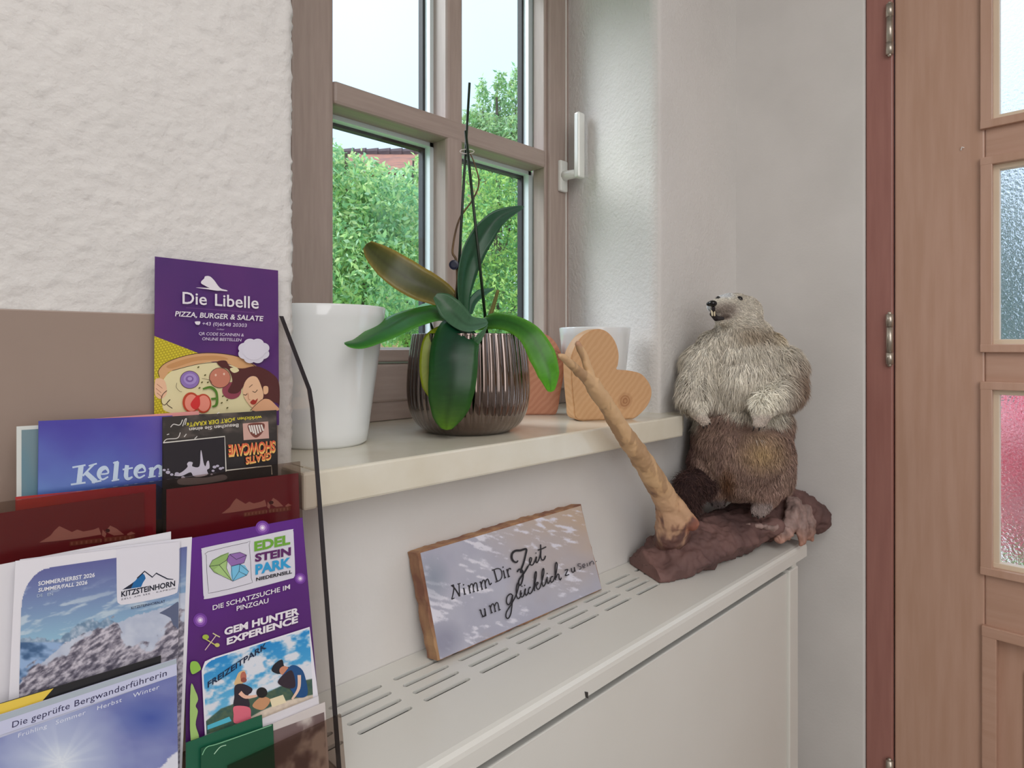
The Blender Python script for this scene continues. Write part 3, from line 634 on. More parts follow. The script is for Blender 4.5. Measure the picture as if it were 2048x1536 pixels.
# wooden hearts
def heart_mat(name, c, c2, knot, kc):
    m = mat(name, c, .5, c2=c2, wave=(16, 'Z'), stretch=(2.2, 2.2, 2.2)); n = m.node_tree; b = n.nodes['Principled BSDF']; src = b.inputs['Base Color'].links[0].from_socket
    for wn in n.nodes:
        if wn.type == 'TEX_WAVE': wn.inputs['Distortion'].default_value = 4
        if wn.type == 'MAPPING': wn.inputs['Rotation'].default_value = (.2, .9, .3)
    g = n.nodes.new('ShaderNodeNewGeometry'); vm = n.nodes.new('ShaderNodeVectorMath'); vm.operation = 'DISTANCE'; vm.inputs[1].default_value = tuple(knot)
    nz = n.nodes.new('ShaderNodeTexNoise'); nz.inputs['Scale'].default_value = 45; n.links.new(g.outputs['Position'], nz.inputs['Vector'])
    n.links.new(g.outputs['Position'], vm.inputs[0])
    ad = n.nodes.new('ShaderNodeMath'); ad.operation = 'MULTIPLY_ADD'; ad.inputs[1].default_value = .006; n.links.new(nz.outputs['Fac'], ad.inputs[0]); n.links.new(vm.outputs['Value'], ad.inputs[2])
    r = n.nodes.new('ShaderNodeValToRGB'); r.color_ramp.interpolation = 'LINEAR'; e = r.color_ramp.elements
    e[0].position = .0; e[0].color = (.9, .9, .9, 1); e[1].position = .8; e[1].color = (0, 0, 0, 1)
    for p_, v_ in ((.22, .35), (.3, .9), (.38, .3), (.5, .75), (.56, .25), (.66, .25)): x = e.new(p_); x.color = (v_, v_, v_, 1)
    sc = n.nodes.new('ShaderNodeMath'); sc.operation = 'MULTIPLY'; sc.inputs[1].default_value = 40; n.links.new(ad.outputs[0], sc.inputs[0]); n.links.new(sc.outputs[0], r.inputs['Fac'])
    mx = n.nodes.new('ShaderNodeMixRGB'); n.links.new(r.outputs[0], mx.inputs['Fac']); n.links.new(src, mx.inputs['Color1']); mx.inputs['Color2'].default_value = (*lin(kc), 1); n.links.new(mx.outputs[0], b.inputs['Base Color']); return m
def heart(name, label, plane, pts, th, m, zmin=SILL):
    c = [plane.hit(u, v) for u, v in [tuple(p) for p in cat(pts, 6, True)]]
    for p in c: p.z = max(p.z, zmin+.0003)
    base = Vector((sum(p.x for p in c)/len(c), sum(p.y for p in c)/len(c), zmin))
    bm = bmesh.new(); off = -plane.n*th if plane.n.y < 0 else plane.n*th
    extrude_poly(bm, c, off)
    es = [e for e in bm.edges if len(e.link_faces) == 2 and max(len(f.verts) for f in e.link_faces) > 10]
    bmesh.ops.bevel(bm, geom=es, offset=.0022, segments=2, affect='EDGES')
    o = obj(name, bm, m); return tag(o, label, 'decoration', 'wooden hearts on the sill')
th_ = math.radians(27); e2 = Vector((math.cos(th_), -math.sin(th_), 0)); n2 = Vector((-e2.y, e2.x, 0)); n2 = -n2 if n2.y > 0 else n2
pl2 = Plane((.8817, .6697, SILL), n2)
h2 = [(1154, 839), (1147, 810), (1143.5, 775), (1142, 748), (1142, 718), (1151, 692), (1168, 670), (1193, 658), (1214, 663), (1230, 681), (1238, 706), (1237, 728), (1235, 739), (1257, 741), (1283, 748), (1300, 768), (1304, 789), (1296, 811), (1279, 830), (1262, 840), (1240, 842), (1200, 842)]
heart('wooden_heart', 'pale wooden heart block with a round knot, in front of small white pot', pl2, h2, .036, heart_mat('pale_heart_wood', (212, 168, 124), (207, 161, 116), pl2.hit(1250, 802), (150, 96, 56)))
e1 = Vector((SA, -CA, 0)); pl1 = Plane(PC(1100, 750, 1.185), (-CA, -SA, 0))
h1 = [(1111, 829), (1121, 785), (1127, 748), (1124, 712), (1108, 681), (1086, 667), (1062, 672), (1045, 695), (1040, 722), (1005, 722), (985, 745), (980, 775), (990, 805), (1012, 828), (1035, 831), (1080, 831)]
heart('wooden_heart', 'reddish wooden heart block partly hidden behind the ribbed metallic pot', pl1, h1, .034, heart_mat('reddish_heart_wood', (202, 142, 112), (194, 131, 101), pl1.hit(1111, 712), (140, 78, 58)))

# ================================================================ ORCHID
orc = empty('orchid_plant', (pc_[0], pc_[1], SILL+.118), 'green leaved orchid without flowers, tied to two dark stakes', 'plant')
def leaf_mat(name, top, under, edge):
    m = bpy.data.materials.new(name); m.use_nodes = True; n = m.node_tree; b = n.nodes['Principled BSDF']
    a = n.nodes.new('ShaderNodeAttribute'); a.attribute_name = 'Col'
    b.inputs['Roughness'].default_value = .3; b.inputs['Specular IOR Level'].default_value = .55
    t = n.nodes.new('ShaderNodeBsdfTranslucent'); mx = n.nodes.new('ShaderNodeMixShader'); mx.inputs[0].default_value = .32
    hs = n.nodes.new('ShaderNodeHueSaturation'); hs.inputs['Saturation'].default_value = 1.1; hs.inputs['Value'].default_value = 1.7
    n.links.new(a.outputs['Color'], b.inputs['Base Color']); n.links.new(a.outputs['Color'], hs.inputs['Color']); n.links.new(hs.outputs[0], t.inputs['Color'])
    n.links.new(b.outputs[0], mx.inputs[1]); n.links.new(t.outputs[0], mx.inputs[2]); n.links.new(mx.outputs[0], n.nodes['Material Output'].inputs['Surface']); return m
M_leaf = leaf_mat('waxy_orchid_leaf', 0, 0, 0)
def orchid_leaf(sp, wpx, hint, base_c, tip_c=None, edge_c=None, fold=.18, name='leaf', tip_pow=.8, label=None):
    """sp: (u, v, depth); wpx: widths along the leaf in pixels; hint: rough direction the blade faces"""
    q = cat([tuple(PC(u, v, z)) for u, v, z in sp], 10); n = len(q); nx = 8; V = []; Fc = []; cols = []
    zz = np.interp(np.linspace(0, 1, n), np.linspace(0, 1, len(sp)), [s_[2] for s_ in sp]); ww = np.interp(np.linspace(0, 1, n), np.linspace(0, 1, len(wpx)), wpx)
    for sd in (0, 1):
        for i in range(n):
            p = Vector(q[i]); t = (Vector(q[min(i+1, n-1)])-Vector(q[max(i-1, 0)])).normalized()
            h = Vector(hint); s_ = t.cross(h).normalized(); nn = s_.cross(t).normalized(); wd = ww[i]*zz[i]/F*.5
            if i == n-1: wd = .0004
            for k in range(nx+1):
                x = k/nx*2-1
                pt = p+s_*wd*x+nn*(abs(x)**1.3*wd*fold)-nn*(.0011*(1-.6*abs(x)) if sd else 0)
                V.append(pt)
                f = (i/(n-1))**(tip_pow/2 if tip_pow > 1 else 1); c = np.array(lin(base_c))
                if tip_c is not None: c = c*(1-f**2)+np.array(lin(tip_c))*f**2
                if edge_c is not None: c = c*(1-abs(x)**4*.8)+np.array(lin(edge_c))*abs(x)**4*.8
                if k == nx//2: c = c*.75
                c = c*(.92+.16*hashn(np.float64(i), np.float64(k+sd*9)))
                cols.append(c)
    N = n*(nx+1)
    for sd in (0, 1):
        for i in range(n-1):
            for k in range(nx):
                a = sd*N+i*(nx+1)+k; f = (a, a+1, a+nx+2, a+nx+1); Fc.append(f if sd == 0 else f[::-1])
    for i in range(n-1):
        for k in (0, nx): a = i*(nx+1)+k; f = (a, a+nx+1, a+nx+1+N, a+N); Fc.append(f if k == 0 else f[::-1])
    me = bpy.data.meshes.new(name); me.from_pydata([tuple(v) for v in V], [], Fc); setcol(me, np.array(cols)); o = link(name, me, M_leaf, orc, True)
    if label: o['label'] = label
    return o
TOCAM = Vector((-CA, -SA, 0))
UPV = Vector((0, 0, 1))
DG = (34, 84, 44); BGn = (62, 140, 40)
orchid_leaf([(930, 640, .955), (926, 590, .955), (934, 535, .96), (955, 485, .965), (992, 440, .965), (1048, 413, .96)], [16, 28, 42, 50, 48, 32, 4], TOCAM*.85+UPV*.3+Vector((.5, -.3, 0)), (40, 96, 60), (70, 110, 90), None, .35)
orchid_leaf([(920, 622, .96), (880, 590, .97), (832, 566, .975), (785, 536, .97), (750, 508, .955), (733, 488, .94)], [26, 52, 68, 70, 62, 44, 20], TOCAM*.9+UPV*.3, (88, 92, 52), (104, 110, 60), (196, 170, 84), .22, label='upper left leaf, brownish olive with a yellowed edge')
orchid_leaf([(922, 632, .95), (870, 622, .92), (815, 634, .86), (765, 660, .80), (720, 684, .755), (690, 688, .735)], [24, 50, 64, 66, 54, 34, 8], TOCAM*.9+UPV*.7, (40, 120, 36), (50, 120, 44), (96, 176, 60), -.2)
orchid_leaf([(940, 652, .93), (918, 660, .885), (908, 700, .862), (905, 750, .852), (899, 800, .852), (894, 835, .858), (893, 860, .863)], [40, 80, 96, 98, 96, 84, 58, 16], TOCAM+UPV*.2, (22, 74, 50), (110, 158, 28), (50, 110, 36), -.14, tip_pow=4)
orchid_leaf([(900, 655, .93), (866, 680, .892), (858, 725, .880), (862, 770, .874), (880, 822, .866)], [20, 36, 38, 36, 0], TOCAM, (146, 160, 30), (160, 170, 40), None, .1, label='yellowing leaf hanging behind the front leaf')
orchid_leaf([(870, 592, .905), (888, 606, .905), (908, 628, .90), (936, 650, .885), (976, 645, .88)], [12, 38, 50, 48, 36, 12], TOCAM*.9+UPV*.5, (76, 118, 84), (96, 140, 112), None, .3)
orchid_leaf([(940, 646, .905), (932, 668, .885), (950, 684, .875), (976, 650, .872)], [20, 26, 20, 0], TOCAM, (84, 128, 92), None, None, .2)
orchid_leaf([(955, 652, .95), (985, 640, .935), (1025, 646, .92), (1060, 668, .905), (1085, 710, .895), (1098, 750, .893), (1102, 784, .895)], [18, 38, 40, 48, 56, 44, 10], TOCAM*.9+UPV*.45, (46, 108, 44), (110, 196, 44), (130, 200, 70), -.15)
orchid_leaf([(940, 628, .97), (946, 604, .98), (962, 588, .985), (990, 577, .985)], [10, 18, 20, 0], TOCAM*.8+UPV*.3, (70, 116, 92), (90, 140, 118), None, .3)
orchid_leaf([(966, 655, .96), (985, 650, .965), (1012, 656, .97)], [14, 26, 0], TOCAM*.6+UPV, (90, 170, 50), None, None, .1)
orchid_leaf([(905, 612, 1.0), (870, 608, 1.03), (842, 612, 1.05), (826, 620, 1.06)], [10, 20, 18, 0], TOCAM*.6+UPV, (70, 170, 40), None, None, .1)
M_stake = mat('dark_green_stake', (24, 42, 26), .4); M_dry = mat('dried_flower_stem', (118, 92, 62), .7, c2=(84, 64, 46), ns=60)
def pxtube(name, pts, r, m, parent=None, seg=8, n=6):
    bm = bmesh.new(); q = [Vector(tuple(x)) for x in cat([tuple(PC(*p)) for p in pts], n)] if len(pts) > 2 else [PC(*p) for p in pts]
    rr = r if not hasattr(r, '__len__') else list(np.interp(np.linspace(0, 1, len(q)), np.linspace(0, 1, len(r)), r))
    tube(bm, q, rr, seg); return obj(name, bm, m, parent, True)
pxtube('stake', [(910, 668, .955), (939, 166, .955)], .0022, M_stake, orc)
pxtube('stake', [(974, 668, .95), (931, 262, .95)], .0024, M_stake, orc)
pxtube('dry_stem', [(914, 660, .96), (912, 600, .958), (915, 560, .955), (912, 520, .955), (905, 500, .955), (918, 440, .957), (945, 400, .957), (958, 365, .957), (948, 325, .957), (938, 303, .956)], [.0028, .0024, .0018, .0014, .0012, .0009], M_dry, orc)
pxtube('cut_stem', [(970, 655, .955), (984, 620, .955), (996, 580, .95)], [.004, .0035, .0026], mat('brownish_green_stem', (112, 108, 50), .6), orc)
pxtube('aerial_root', [(870, 672, .92), (864, 655, .93), (861, 645, .935)], [.002, .0022, .0012], M_stake, orc)
bm = bmesh.new(); p = PC(908, 530, .95); lathe(bm, [(.0045, -.004), (.0075, -.003), (.0075, .003), (.0045, .004)], (0, 0, 0), 18)
bmesh.ops.transform(bm, matrix=Matrix.Translation(p) @ Matrix.Rotation(math.radians(45), 4, 'Z') @ Matrix.Rotation(math.pi/2, 4, 'Y'), verts=bm.verts); box(bm, p.x, p.x+.008, p.y-.003, p.y+.002, p.z-.002, p.z+.005, .001); obj('plant_clip', bm, mat('dark_blue_clip', (16, 24, 52), .3), orc)
bm = bmesh.new(); p = PC(934, 303, .95)
tube(bm, [p+Vector((math.cos(t)*.011*SA, -math.cos(t)*.011*CA, math.sin(t)*.0035)) for t in np.linspace(0, 2*math.pi, 20)], .0007, 6, False); obj('plant_clip', bm, mat('clear_clip', (214, 206, 200), .2), orc)
# ================================================================ LEAFLET RACK
def smoke(name, tint, gl=1.35):
    return mat_clear(name, tint, .02, .12)
M_smoke = smoke('smoked_acrylic', (.76, .70, .66)); M_clear = smoke('clear_acrylic', (.93, .91, .90)); M_edge = mat('dark_acrylic_edge', (34, 28, 34), .12, coat=.3)
M_back = mat('smoked_back_board', (160, 140, 128), .35, c2=(150, 131, 120), ns=4, coat=.2)
rk = empty('leaflet_rack', (.0, .60, CZ-.3985), 'tiered smoked acrylic leaflet rack on the cover, left of the window', 'rack')
bx('back_board', M_back, -.16, .2855, .6515, .6575, CZ-.3985, CZ+.0317, .001, rk)
sp_ = [(.6575, .034), (.652, .034), (.5864, -.043), (.5800, -.062), (.565, -.151), (.5257, -.3985), (.6575, -.3985)]
sx0, sx1 = .2868, .2908
bm = bmesh.new(); extrude_poly(bm, [(sx0, y, CZ+z) for y, z in sp_], (sx1-sx0, 0, 0)); o_side = obj('side_panel', bm, M_clear, rk)
bm = bmesh.new(); ed = sp_[1:6]
for (y0, z0), (y1, z1) in zip(ed[:-1], ed[1:]):
    extrude_poly(bm, [(sx0-.0002, y0, CZ+z0), (sx0-.0002, y0-.0008, CZ+z0), (sx0-.0002, y1-.0008, CZ+z1), (sx0-.0002, y1, CZ+z1)], (sx1-sx0+.0004, 0, 0))
obj('panel_edge', bm, M_edge, o_side)
def plate(name, c, k, ztop, zbot, x0, x1, m, th=.0028):
    pts = [(x0, c+k*ztop, CZ+ztop), (x1, c+k*ztop, CZ+ztop), (x1, c+k*zbot, CZ+zbot), (x0, c+k*zbot, CZ+zbot)]
    bm = bmesh.new(); extrude_poly(bm, pts, (0, th, 0)); return obj(name, bm, m, rk)
plate('front_plate', .6125, .10, -.1175, -.255, -.16, .2862, M_smoke)
plate('front_plate', .5785, .18, -.342, -.392, .185, .2862, M_smoke)
bx('divider', M_smoke, .1585, .1605, .605, .651, CZ-.255, CZ-.125, 0, rk)
bx('shelf', M_smoke, -.16, .286, .588, .651, CZ-.258, CZ-.255, 0, rk); bx('shelf', M_smoke, -.16, .286, .505, .651, CZ-.3985, CZ-.395, 0, rk)

ZMIN = CZ-.394
GRP = 'leaflets in the acrylic rack'
def page(name, label, plane, quad, col, th=.0012, edge=None, rough=.4):
    pts = [plane.hit(*q) for q in quad]
    for a, b in ((3, 0), (2, 1)):
        if pts[a].z < ZMIN: pts[a] = pts[b].lerp(pts[a], (pts[b].z-ZMIN)/(pts[b].z-pts[a].z))
    nn = plane.n if plane.n.y < 0 else -plane.n
    bm = bmesh.new(); extrude_poly(bm, pts, -nn*th); o = obj(name, bm, mat('paper_%d_%d_%d' % col, col, rough, coat=.2)); return tag(o, label, 'leaflet', GRP)
# --- pizza flyer ------------------------------------------------------------
pl = tilted(.6455, 0.0)
fly = page('pizza_flyer', 'tall purple pizza restaurant flyer standing topmost in rack', pl, [(310, 513), (556, 541), (558, 850), (308, 880)], (78, 32, 112), .001)
P = Print(pl)
P.grid([(310, 513), (556, 541), (558, 845), (308, 870)], 60, 70, lambda S, T, U, V: mixc((72, 30, 110), (96, 40, 116), fbm(S*3, T*3, 3)))
Qf = lambda *p: Q(*p, o=(300, 500), s=.2213)
def corn(S, T, U, V):
    a = (U-300)/6.2; b = (V-680+U*.25)/5.2; q = (a+.5*np.floor(b) % 1); cell = np.clip(1.15-np.hypot((a+.5*(np.floor(b) % 2)) % 1-.5, b % 1-.5)*1.5, 0, 1)
    return mixc((150, 130, 0), (236, 220, 60), cell)
P.grid([(308.5, 672), (396, 706), (396, 850), (308, 850)], 90, 130, corn)
WH = (238, 232, 240); OUT = (70, 40, 30)
P.blobp(Qf((110, 1200), (220, 1080), (480, 1010), (800, 1060), (860, 1150), (880, 1300), (940, 1450), (600, 1480), (300, 1480), (150, 1460), (110, 1400)), (236, 224, 176))
P.blobp(Qf((80, 1080), (160, 1010), (380, 945), (600, 935), (820, 975), (980, 1070), (840, 1080), (640, 1010), (430, 1030), (200, 1090), (150, 1130), (110, 1200), (150, 1290), (100, 1340), (45, 1300), (45, 1180), (85, 1150)), (222, 170, 120))
P.blobp(Qf((160, 1040), (380, 970), (600, 955), (700, 990), (430, 1000), (200, 1070)), (206, 150, 96))
P.blobp(Qf((60, 1160), (130, 1180), (150, 1290), (100, 1345), (45, 1310), (42, 1200)), (244, 196, 160))
P.stroke(Qf((85, 1150), (75, 1090), (160, 1010), (380, 942), (600, 932), (820, 972), (970, 1066)), 1.2, OUT)
P.stroke(Qf((200, 1090), (430, 1032), (620, 1012)), .9, OUT)
for a_ in ((60, 1210, 110, 1250), (52, 1250, 100, 1290), (60, 1290, 110, 1330)): P.stroke(Qf((a_[0], a_[1]), (a_[2], a_[3])), .8, (170, 110, 90))
P.stroke(Qf((150, 1270), (110, 1310), (100, 1370), (130, 1400), (180, 1350), (150, 1390), (200, 1430)), 1.2, OUT)
P.ell(*Qf((357, 1172))[0], 19.5, 18, OUT); P.ell(*Qf((357, 1172))[0], 18.6, 17, (150, 120, 190)); P.ell(*Qf((360, 1165))[0], 13, 11, (174, 150, 212)); P.ell(*Qf((355, 1165))[0], 8, 6.5, (132, 100, 172)); P.ell(*Qf((357, 1163))[0], 4.5, 3.5, (180, 156, 214))
P.ell(*Qf((735, 1270))[0], 19, 17, (150, 66, 84)); P.ell(*Qf((628, 1155))[0], 21.5, 20.5, OUT); P.ell(*Qf((628, 1155))[0], 20.5, 19.5, (206, 130, 106)); P.ell(*Qf((590, 1130))[0], 2, 2.5, (240, 200, 180)); P.ell(*Qf((665, 1120))[0], 2, 2.5, (240, 200, 180))
P.blobp(Qf((600, 1010), (680, 1000), (720, 1050), (830, 1070), (960, 1050), (1090, 1110), (1160, 1200), (1165, 1400), (1140, 1380), (1010, 1340), (980, 1180), (900, 1140), (860, 1200), (790, 1290), (700, 1280), (740, 1180), (700, 1080), (640, 1060)), (86, 34, 34))
P.blobp(Qf((720, 1070), (770, 1060), (800, 1090), (760, 1110), (730, 1095)), (236, 224, 176))
P.blobp(Qf((835, 1290), (850, 1200), (900, 1145), (960, 1150), (1000, 1230), (1020, 1320), (980, 1400), (930, 1430), (870, 1370)), (242, 196, 158))
P.blobp(Qf((1020, 1235), (1060, 1235), (1060, 1290), (1025, 1300)), (240, 190, 150))
P.blobp(Qf((920, 1450), (980, 1360), (1060, 1345), (1130, 1400), (1150, 1450)), (232, 176, 136)); P.stroke(Qf((900, 1450), (960, 1390), (1020, 1345), (1070, 1345)), 1, OUT)
P.stroke(Qf((920, 1275), (945, 1285), (965, 1262)), 1.2, OUT); P.stroke(Qf((838, 1305), (860, 1310), (872, 1296)), 1.2, OUT); P.stroke(Qf((890, 1240), (920, 1215)), 1, OUT); P.stroke(Qf((880, 1290), (885, 1345), (900, 1350)), .8, (190, 120, 90))
P.blobp(Qf((900, 1375), (925, 1350), (945, 1358), (968, 1340), (950, 1385), (920, 1395)), (176, 50, 40))
P.ell(*Qf((365, 1375))[0], 17, 20, (196, 70, 40)); P.ell(*Qf((475, 1385))[0], 16, 19, (196, 70, 40)); P.ell(*Qf((368, 1380))[0], 13, 17, (244, 150, 130)); P.ell(*Qf((478, 1385))[0], 12.5, 16, (244, 150, 130)); P.blobp(Qf((360, 1390), (430, 1310), (445, 1400), (400, 1440)), (222, 50, 50))
P.stroke(Qf((470, 1255), (540, 1240), (590, 1280), (600, 1350), (590, 1400), (555, 1415)), [3, 5.5, 4.5, 5.5, 3], (84, 130, 36)); P.stroke(Qf((545, 1345), (600, 1340)), 4, (84, 130, 36))
for a_ in ((430, 1058), (462, 1195), (440, 1245), (490, 1130), (515, 1195), (640, 1380), (690, 1355), (690, 1425), (650, 1320)): P.ell(*Qf(a_)[0], 2.3, 1.4, (90, 84, 30), -.6, 10)
P.stroke(Qf((235, 1200), (230, 1240), (260, 1275), (280, 1280)), .8, OUT); P.stroke(Qf((460, 1160), (530, 1175), (550, 1200)), .8, OUT)
Ql = Qf
P.blobp(Ql((455, 285), (480, 260), (490, 240), (530, 240), (570, 275), (625, 345), (685, 365), (680, 374), (600, 365), (540, 350), (480, 320), (455, 305)), WH)
P.blobp(Ql((405, 342), (520, 345), (640, 362), (600, 370), (500, 355)), WH, 4)
# lettering, measured on the flyer
P.text('Die', Qf((285, 485))[0], Qf((505, 498))[0], 23.5, WH, .012); P.text('Libelle', Qf((578, 503))[0], Qf((972, 531))[0], 23.5, WH, .012)
P.stroke(Qf((315, 522), (935, 568)), .6, (140, 90, 150), False)
P.text('PIZZA, BURGER & SALATE', Qf((217, 598))[0], Qf((1008, 643))[0], 9.8, WH, .02, .18)
P.text('+43 (0)6548 20303', Qf((462, 680))[0], Qf((862, 697))[0], 6.8, (226, 214, 236), .004, .12)
P.blobp(Qf((398, 648), (440, 646), (444, 660), (434, 676), (408, 674), (398, 660)), WH)
P.text('oder', Qf((592, 722))[0], Qf((662, 726))[0], 3.4, (200, 180, 214), 0, .1)
P.text('QR CODE SCANNEN &', Qf((430, 768))[0], Qf((836, 782))[0], 5.8, (226, 214, 236), .004, .15)
P.text('ONLINE BESTELLEN', Qf((460, 815))[0], Qf((812, 826))[0], 5.8, (226, 214, 236), .004, .15)
bc = Qf((926, 912))[0]
for k in range(8): a_ = k*math.pi/4+.39; P.ell(bc[0]+20*math.cos(a_), bc[1]+15*math.sin(a_), 12.5, 10.5, (226, 222, 236))
P.ell(bc[0], bc[1], 22, 18, (228, 224, 238))
P.build('printed_cover', fly)

# --- first tier -------------------------------------------------------------
pl = tilted(.634, .05)
q_ = page('teal_card', 'pale edged grey teal leaflet at far left behind the blue Celtic leaflet', pl, [(33, 853), (125, 848), (125, 1050), (33, 1050)], (222, 226, 222))
P = Print(pl); P.grid([(43, 860), (123, 855), (123, 1040), (43, 1040)], 12, 16, lambda S, T, U, V: mixc((120, 146, 156), (96, 140, 160), T+fbm(S*3, T*3)-.5)); P.build('printed_cover', q_)
page('pink_sheet', 'thin pink sheet peeking out above the blue leaflet', tilted(.631, .05), [(190, 837), (398, 822), (398, 900), (190, 900)], (238, 160, 156), .0006)
pl = tilted(.628, .05)
kel = page('blue_leaflet', 'blue leaflet lettered Kelten in white serif', pl, [(77, 842), (345, 831), (345, 1040), (75, 1040)], (84, 96, 180))
P = Print(pl)
def kcol(S, T, U, V):
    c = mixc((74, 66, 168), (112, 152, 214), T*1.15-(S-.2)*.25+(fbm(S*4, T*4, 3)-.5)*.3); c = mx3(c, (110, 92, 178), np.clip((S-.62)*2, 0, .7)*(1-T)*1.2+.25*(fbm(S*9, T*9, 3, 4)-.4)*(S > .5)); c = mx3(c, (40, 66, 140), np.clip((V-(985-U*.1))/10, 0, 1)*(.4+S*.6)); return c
P.grid([(77.5, 842), (344, 831), (344, 1038), (75.5, 1038)], 60, 48, kcol)
KW = (206, 224, 246); Qk = lambda *p: Q(*p, o=(0, 820), s=.3418)
def kst(wd, *pts, sm=False): P.stroke(Qk(*pts), wd, KW, sm)
kst(10.5, (474, 326), (462, 428)); kst(3.4, (423, 336), (500, 322)); kst(3.6, (414, 436), (500, 424)); kst(3.8, (484, 385), (530, 336), (548, 318)); kst([9, 10.5], (500, 364), (560, 420)); kst(3.2, (518, 327), (566, 313)); kst(3.6, (536, 424), (592, 413))
def ke(cx, cy): kst([3, 3.5, 9, 9.5, 4, 3], (cx-20, cy+4), (cx+26, cy-4), (cx+12, cy-34), (cx-18, cy-22), (cx-28, cy+12), (cx-8, cy+34), (cx+26, cy+18), sm=True)
ke(606, 372); kst(9.5, (682, 302), (672, 410)); kst(2.8, (660, 310), (690, 300)); kst(3, (652, 414), (696, 406))
kst([8, 9, 6, 3], (742, 322), (736, 385), (750, 402), (774, 390), sm=True); kst(3.4, (716, 348), (776, 338)); ke(820, 362)
kst(9.2, (888, 336), (882, 388)); kst(2.8, (868, 344), (894, 336)); kst(3, (864, 394), (908, 386)); kst([4, 6, 9, 9], (892, 352), (920, 328), (942, 344), (938, 380), sm=True); kst(3, (924, 388), (962, 380))
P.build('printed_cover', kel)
pl = tilted(.6235, .06)
cav = page('black_cave_flyer', 'black show cave flyer stuck upside down in the right pocket', pl, [(325, 834), (553, 820), (558, 1040), (325, 1040)], (44, 38, 38))
P = Print(pl); Qc = lambda *p: Q(*p, o=(320, 820), s=.14978)
P.grid([(325.5, 834), (552, 820.5), (556, 1030), (325.5, 1030)], 70, 60, lambda S, T, U, V: mx3(mixc((52, 46, 44), (96, 86, 80), np.clip((fbm(S*7+T*3, T*12, 4)-.5)*4, 0, 1)*(T < .22)), (24, 20, 28), np.clip((T-.3)*5, 0, 1)*.6))
for a_ in (((45, 435), (90, 390), (230, 375), (270, 300)), ((140, 230), (180, 190), (260, 200), (300, 130)), ((460, 385), (495, 350)), ((320, 360), (350, 320)), ((90, 330), (120, 320)), ((300, 215), (330, 130), (350, 120), (330, 200)), ((760, 50), (790, 30))): P.stroke(Qc(*a_), 1.6, (226, 222, 218))
YL = (236, 222, 60); CW = (234, 228, 222)
P.text('wirklichen', Qc((1355, 75))[0], Qc((1032, 100))[0], -6.8, YL, .01); P.text('»ORT DER KRAFT«', Qc((1000, 102))[0], Qc((350, 172))[0], -8.2, YL, .014)
P.text('Besuchen Sie einen', Qc((1045, 182))[0], Qc((385, 240))[0], -7.0, CW, .014)
P.poly(Qc((1100, 180), (1440, 152), (1452, 378), (1112, 402)), (214, 172, 160)); P.blobp(Qc((1175, 190), (1380, 178), (1370, 290), (1280, 370), (1200, 310)), (120, 64, 54)); 
for k in range(6): x = 1195+k*32; P.stroke(Qc((x-10, 205-k*2), (x+18, 330-abs(k-2)*18)), 3.2, CW, False)
P.poly(Qc((36, 437), (858, 352), (880, 940), (36, 1000)), (30, 24, 34)); P.stroke(Qc((36, 437), (858, 352), (876, 820)), 2.2, (226, 222, 214), False)
P.stroke(Qc((880, 805), (1480, 742), (1488, 860)), 2.2, (214, 210, 200), False)
GY = (206, 200, 216)
P.blobp(Qc((180, 870), (280, 830), (360, 760), (355, 720), (380, 690), (430, 700), (425, 750), (520, 750), (535, 560), (548, 550), (575, 700), (600, 750), (620, 690), (645, 680), (655, 770), (620, 800), (630, 860), (520, 890), (440, 880), (400, 830), (280, 880)), GY, 4)
for a_ in ((50, 800, 20), (100, 830, 30), (150, 860, 22), (220, 850, 30), (720, 760, 26), (760, 745, 22), (800, 780, 24), (700, 810, 20), (680, 855, 16), (830, 770, 18), (100, 790, 12), (300, 900, 26)): P.ell(*Qc((a_[0], a_[1]))[0], a_[2]*.15, a_[2]*.11, (190, 184, 204))
P.blobp(Qc((240, 920), (420, 900), (600, 900), (840, 860), (860, 930), (500, 990), (250, 990)), (120, 112, 116))
for dx, cc in ((1.2, (250, 196, 110)), (0, (226, 96, 66))):
    P.text('SHOWCAVE', Qc((1525+dx*6, 408+dx*8))[0], Qc((900+dx*6, 466+dx*8))[0], -22 if dx else -20, cc, .05 if dx else .015)
    P.text('GRATIS', Qc((1470+dx*4, 560+dx*6))[0], Qc((1130+dx*4, 628+dx*6))[0], -14 if dx else -12.5, cc, .04 if dx else .01)
P.build('printed_cover', cav)
def redlogo(P, o, s):
    R = lambda *p: [(o[0]+a*s[0], o[1]+b*s[1]+a*s[2]) for a, b in p]
    pk = (226, 160, 156)
    P.poly(R((0, 0), (8, -6), (18, -14), (24, -24), (32, -33), (42, -27), (52, -21), (60, -26), (70, -22), (86, -26), (94, -30), (98, -16), (60, -8), (20, -2)), pk)
    P.poly(R((104, -22), (112, -34), (122, -28), (134, -16), (118, -14)), pk); P.poly(R((100, -26), (106, -18), (104, -10), (99, -14)), pk); P.ell(*R((108, -24))[0], 4.5, 3.5, (90, 30, 40)); P.poly(R((138, -17), (145, -22), (152, -18), (140, -14)), pk)
    P.poly(R((48, -2), (98, -9), (98, 0), (48, 7)), (166, 96, 84)); P.poly(R((102, -10), (150, -16), (150, -7), (102, -1)), (166, 96, 84))
    for k in range(13): P.poly(R((50+k*7.6, -1-k*1.02), (53+k*7.6, -1.4-k*1.02), (53+k*7.6, 4.6-k*1.02), (50+k*7.6, 5-k*1.02)), (196, 132, 118))
pl = tilted(.6205, .08)
r1 = page('red_brochure', 'bright red brochure at left with a pale mountain logo', pl, [(31, 994), (312, 968), (312, 1200), (31, 1200)], (176, 44, 46))
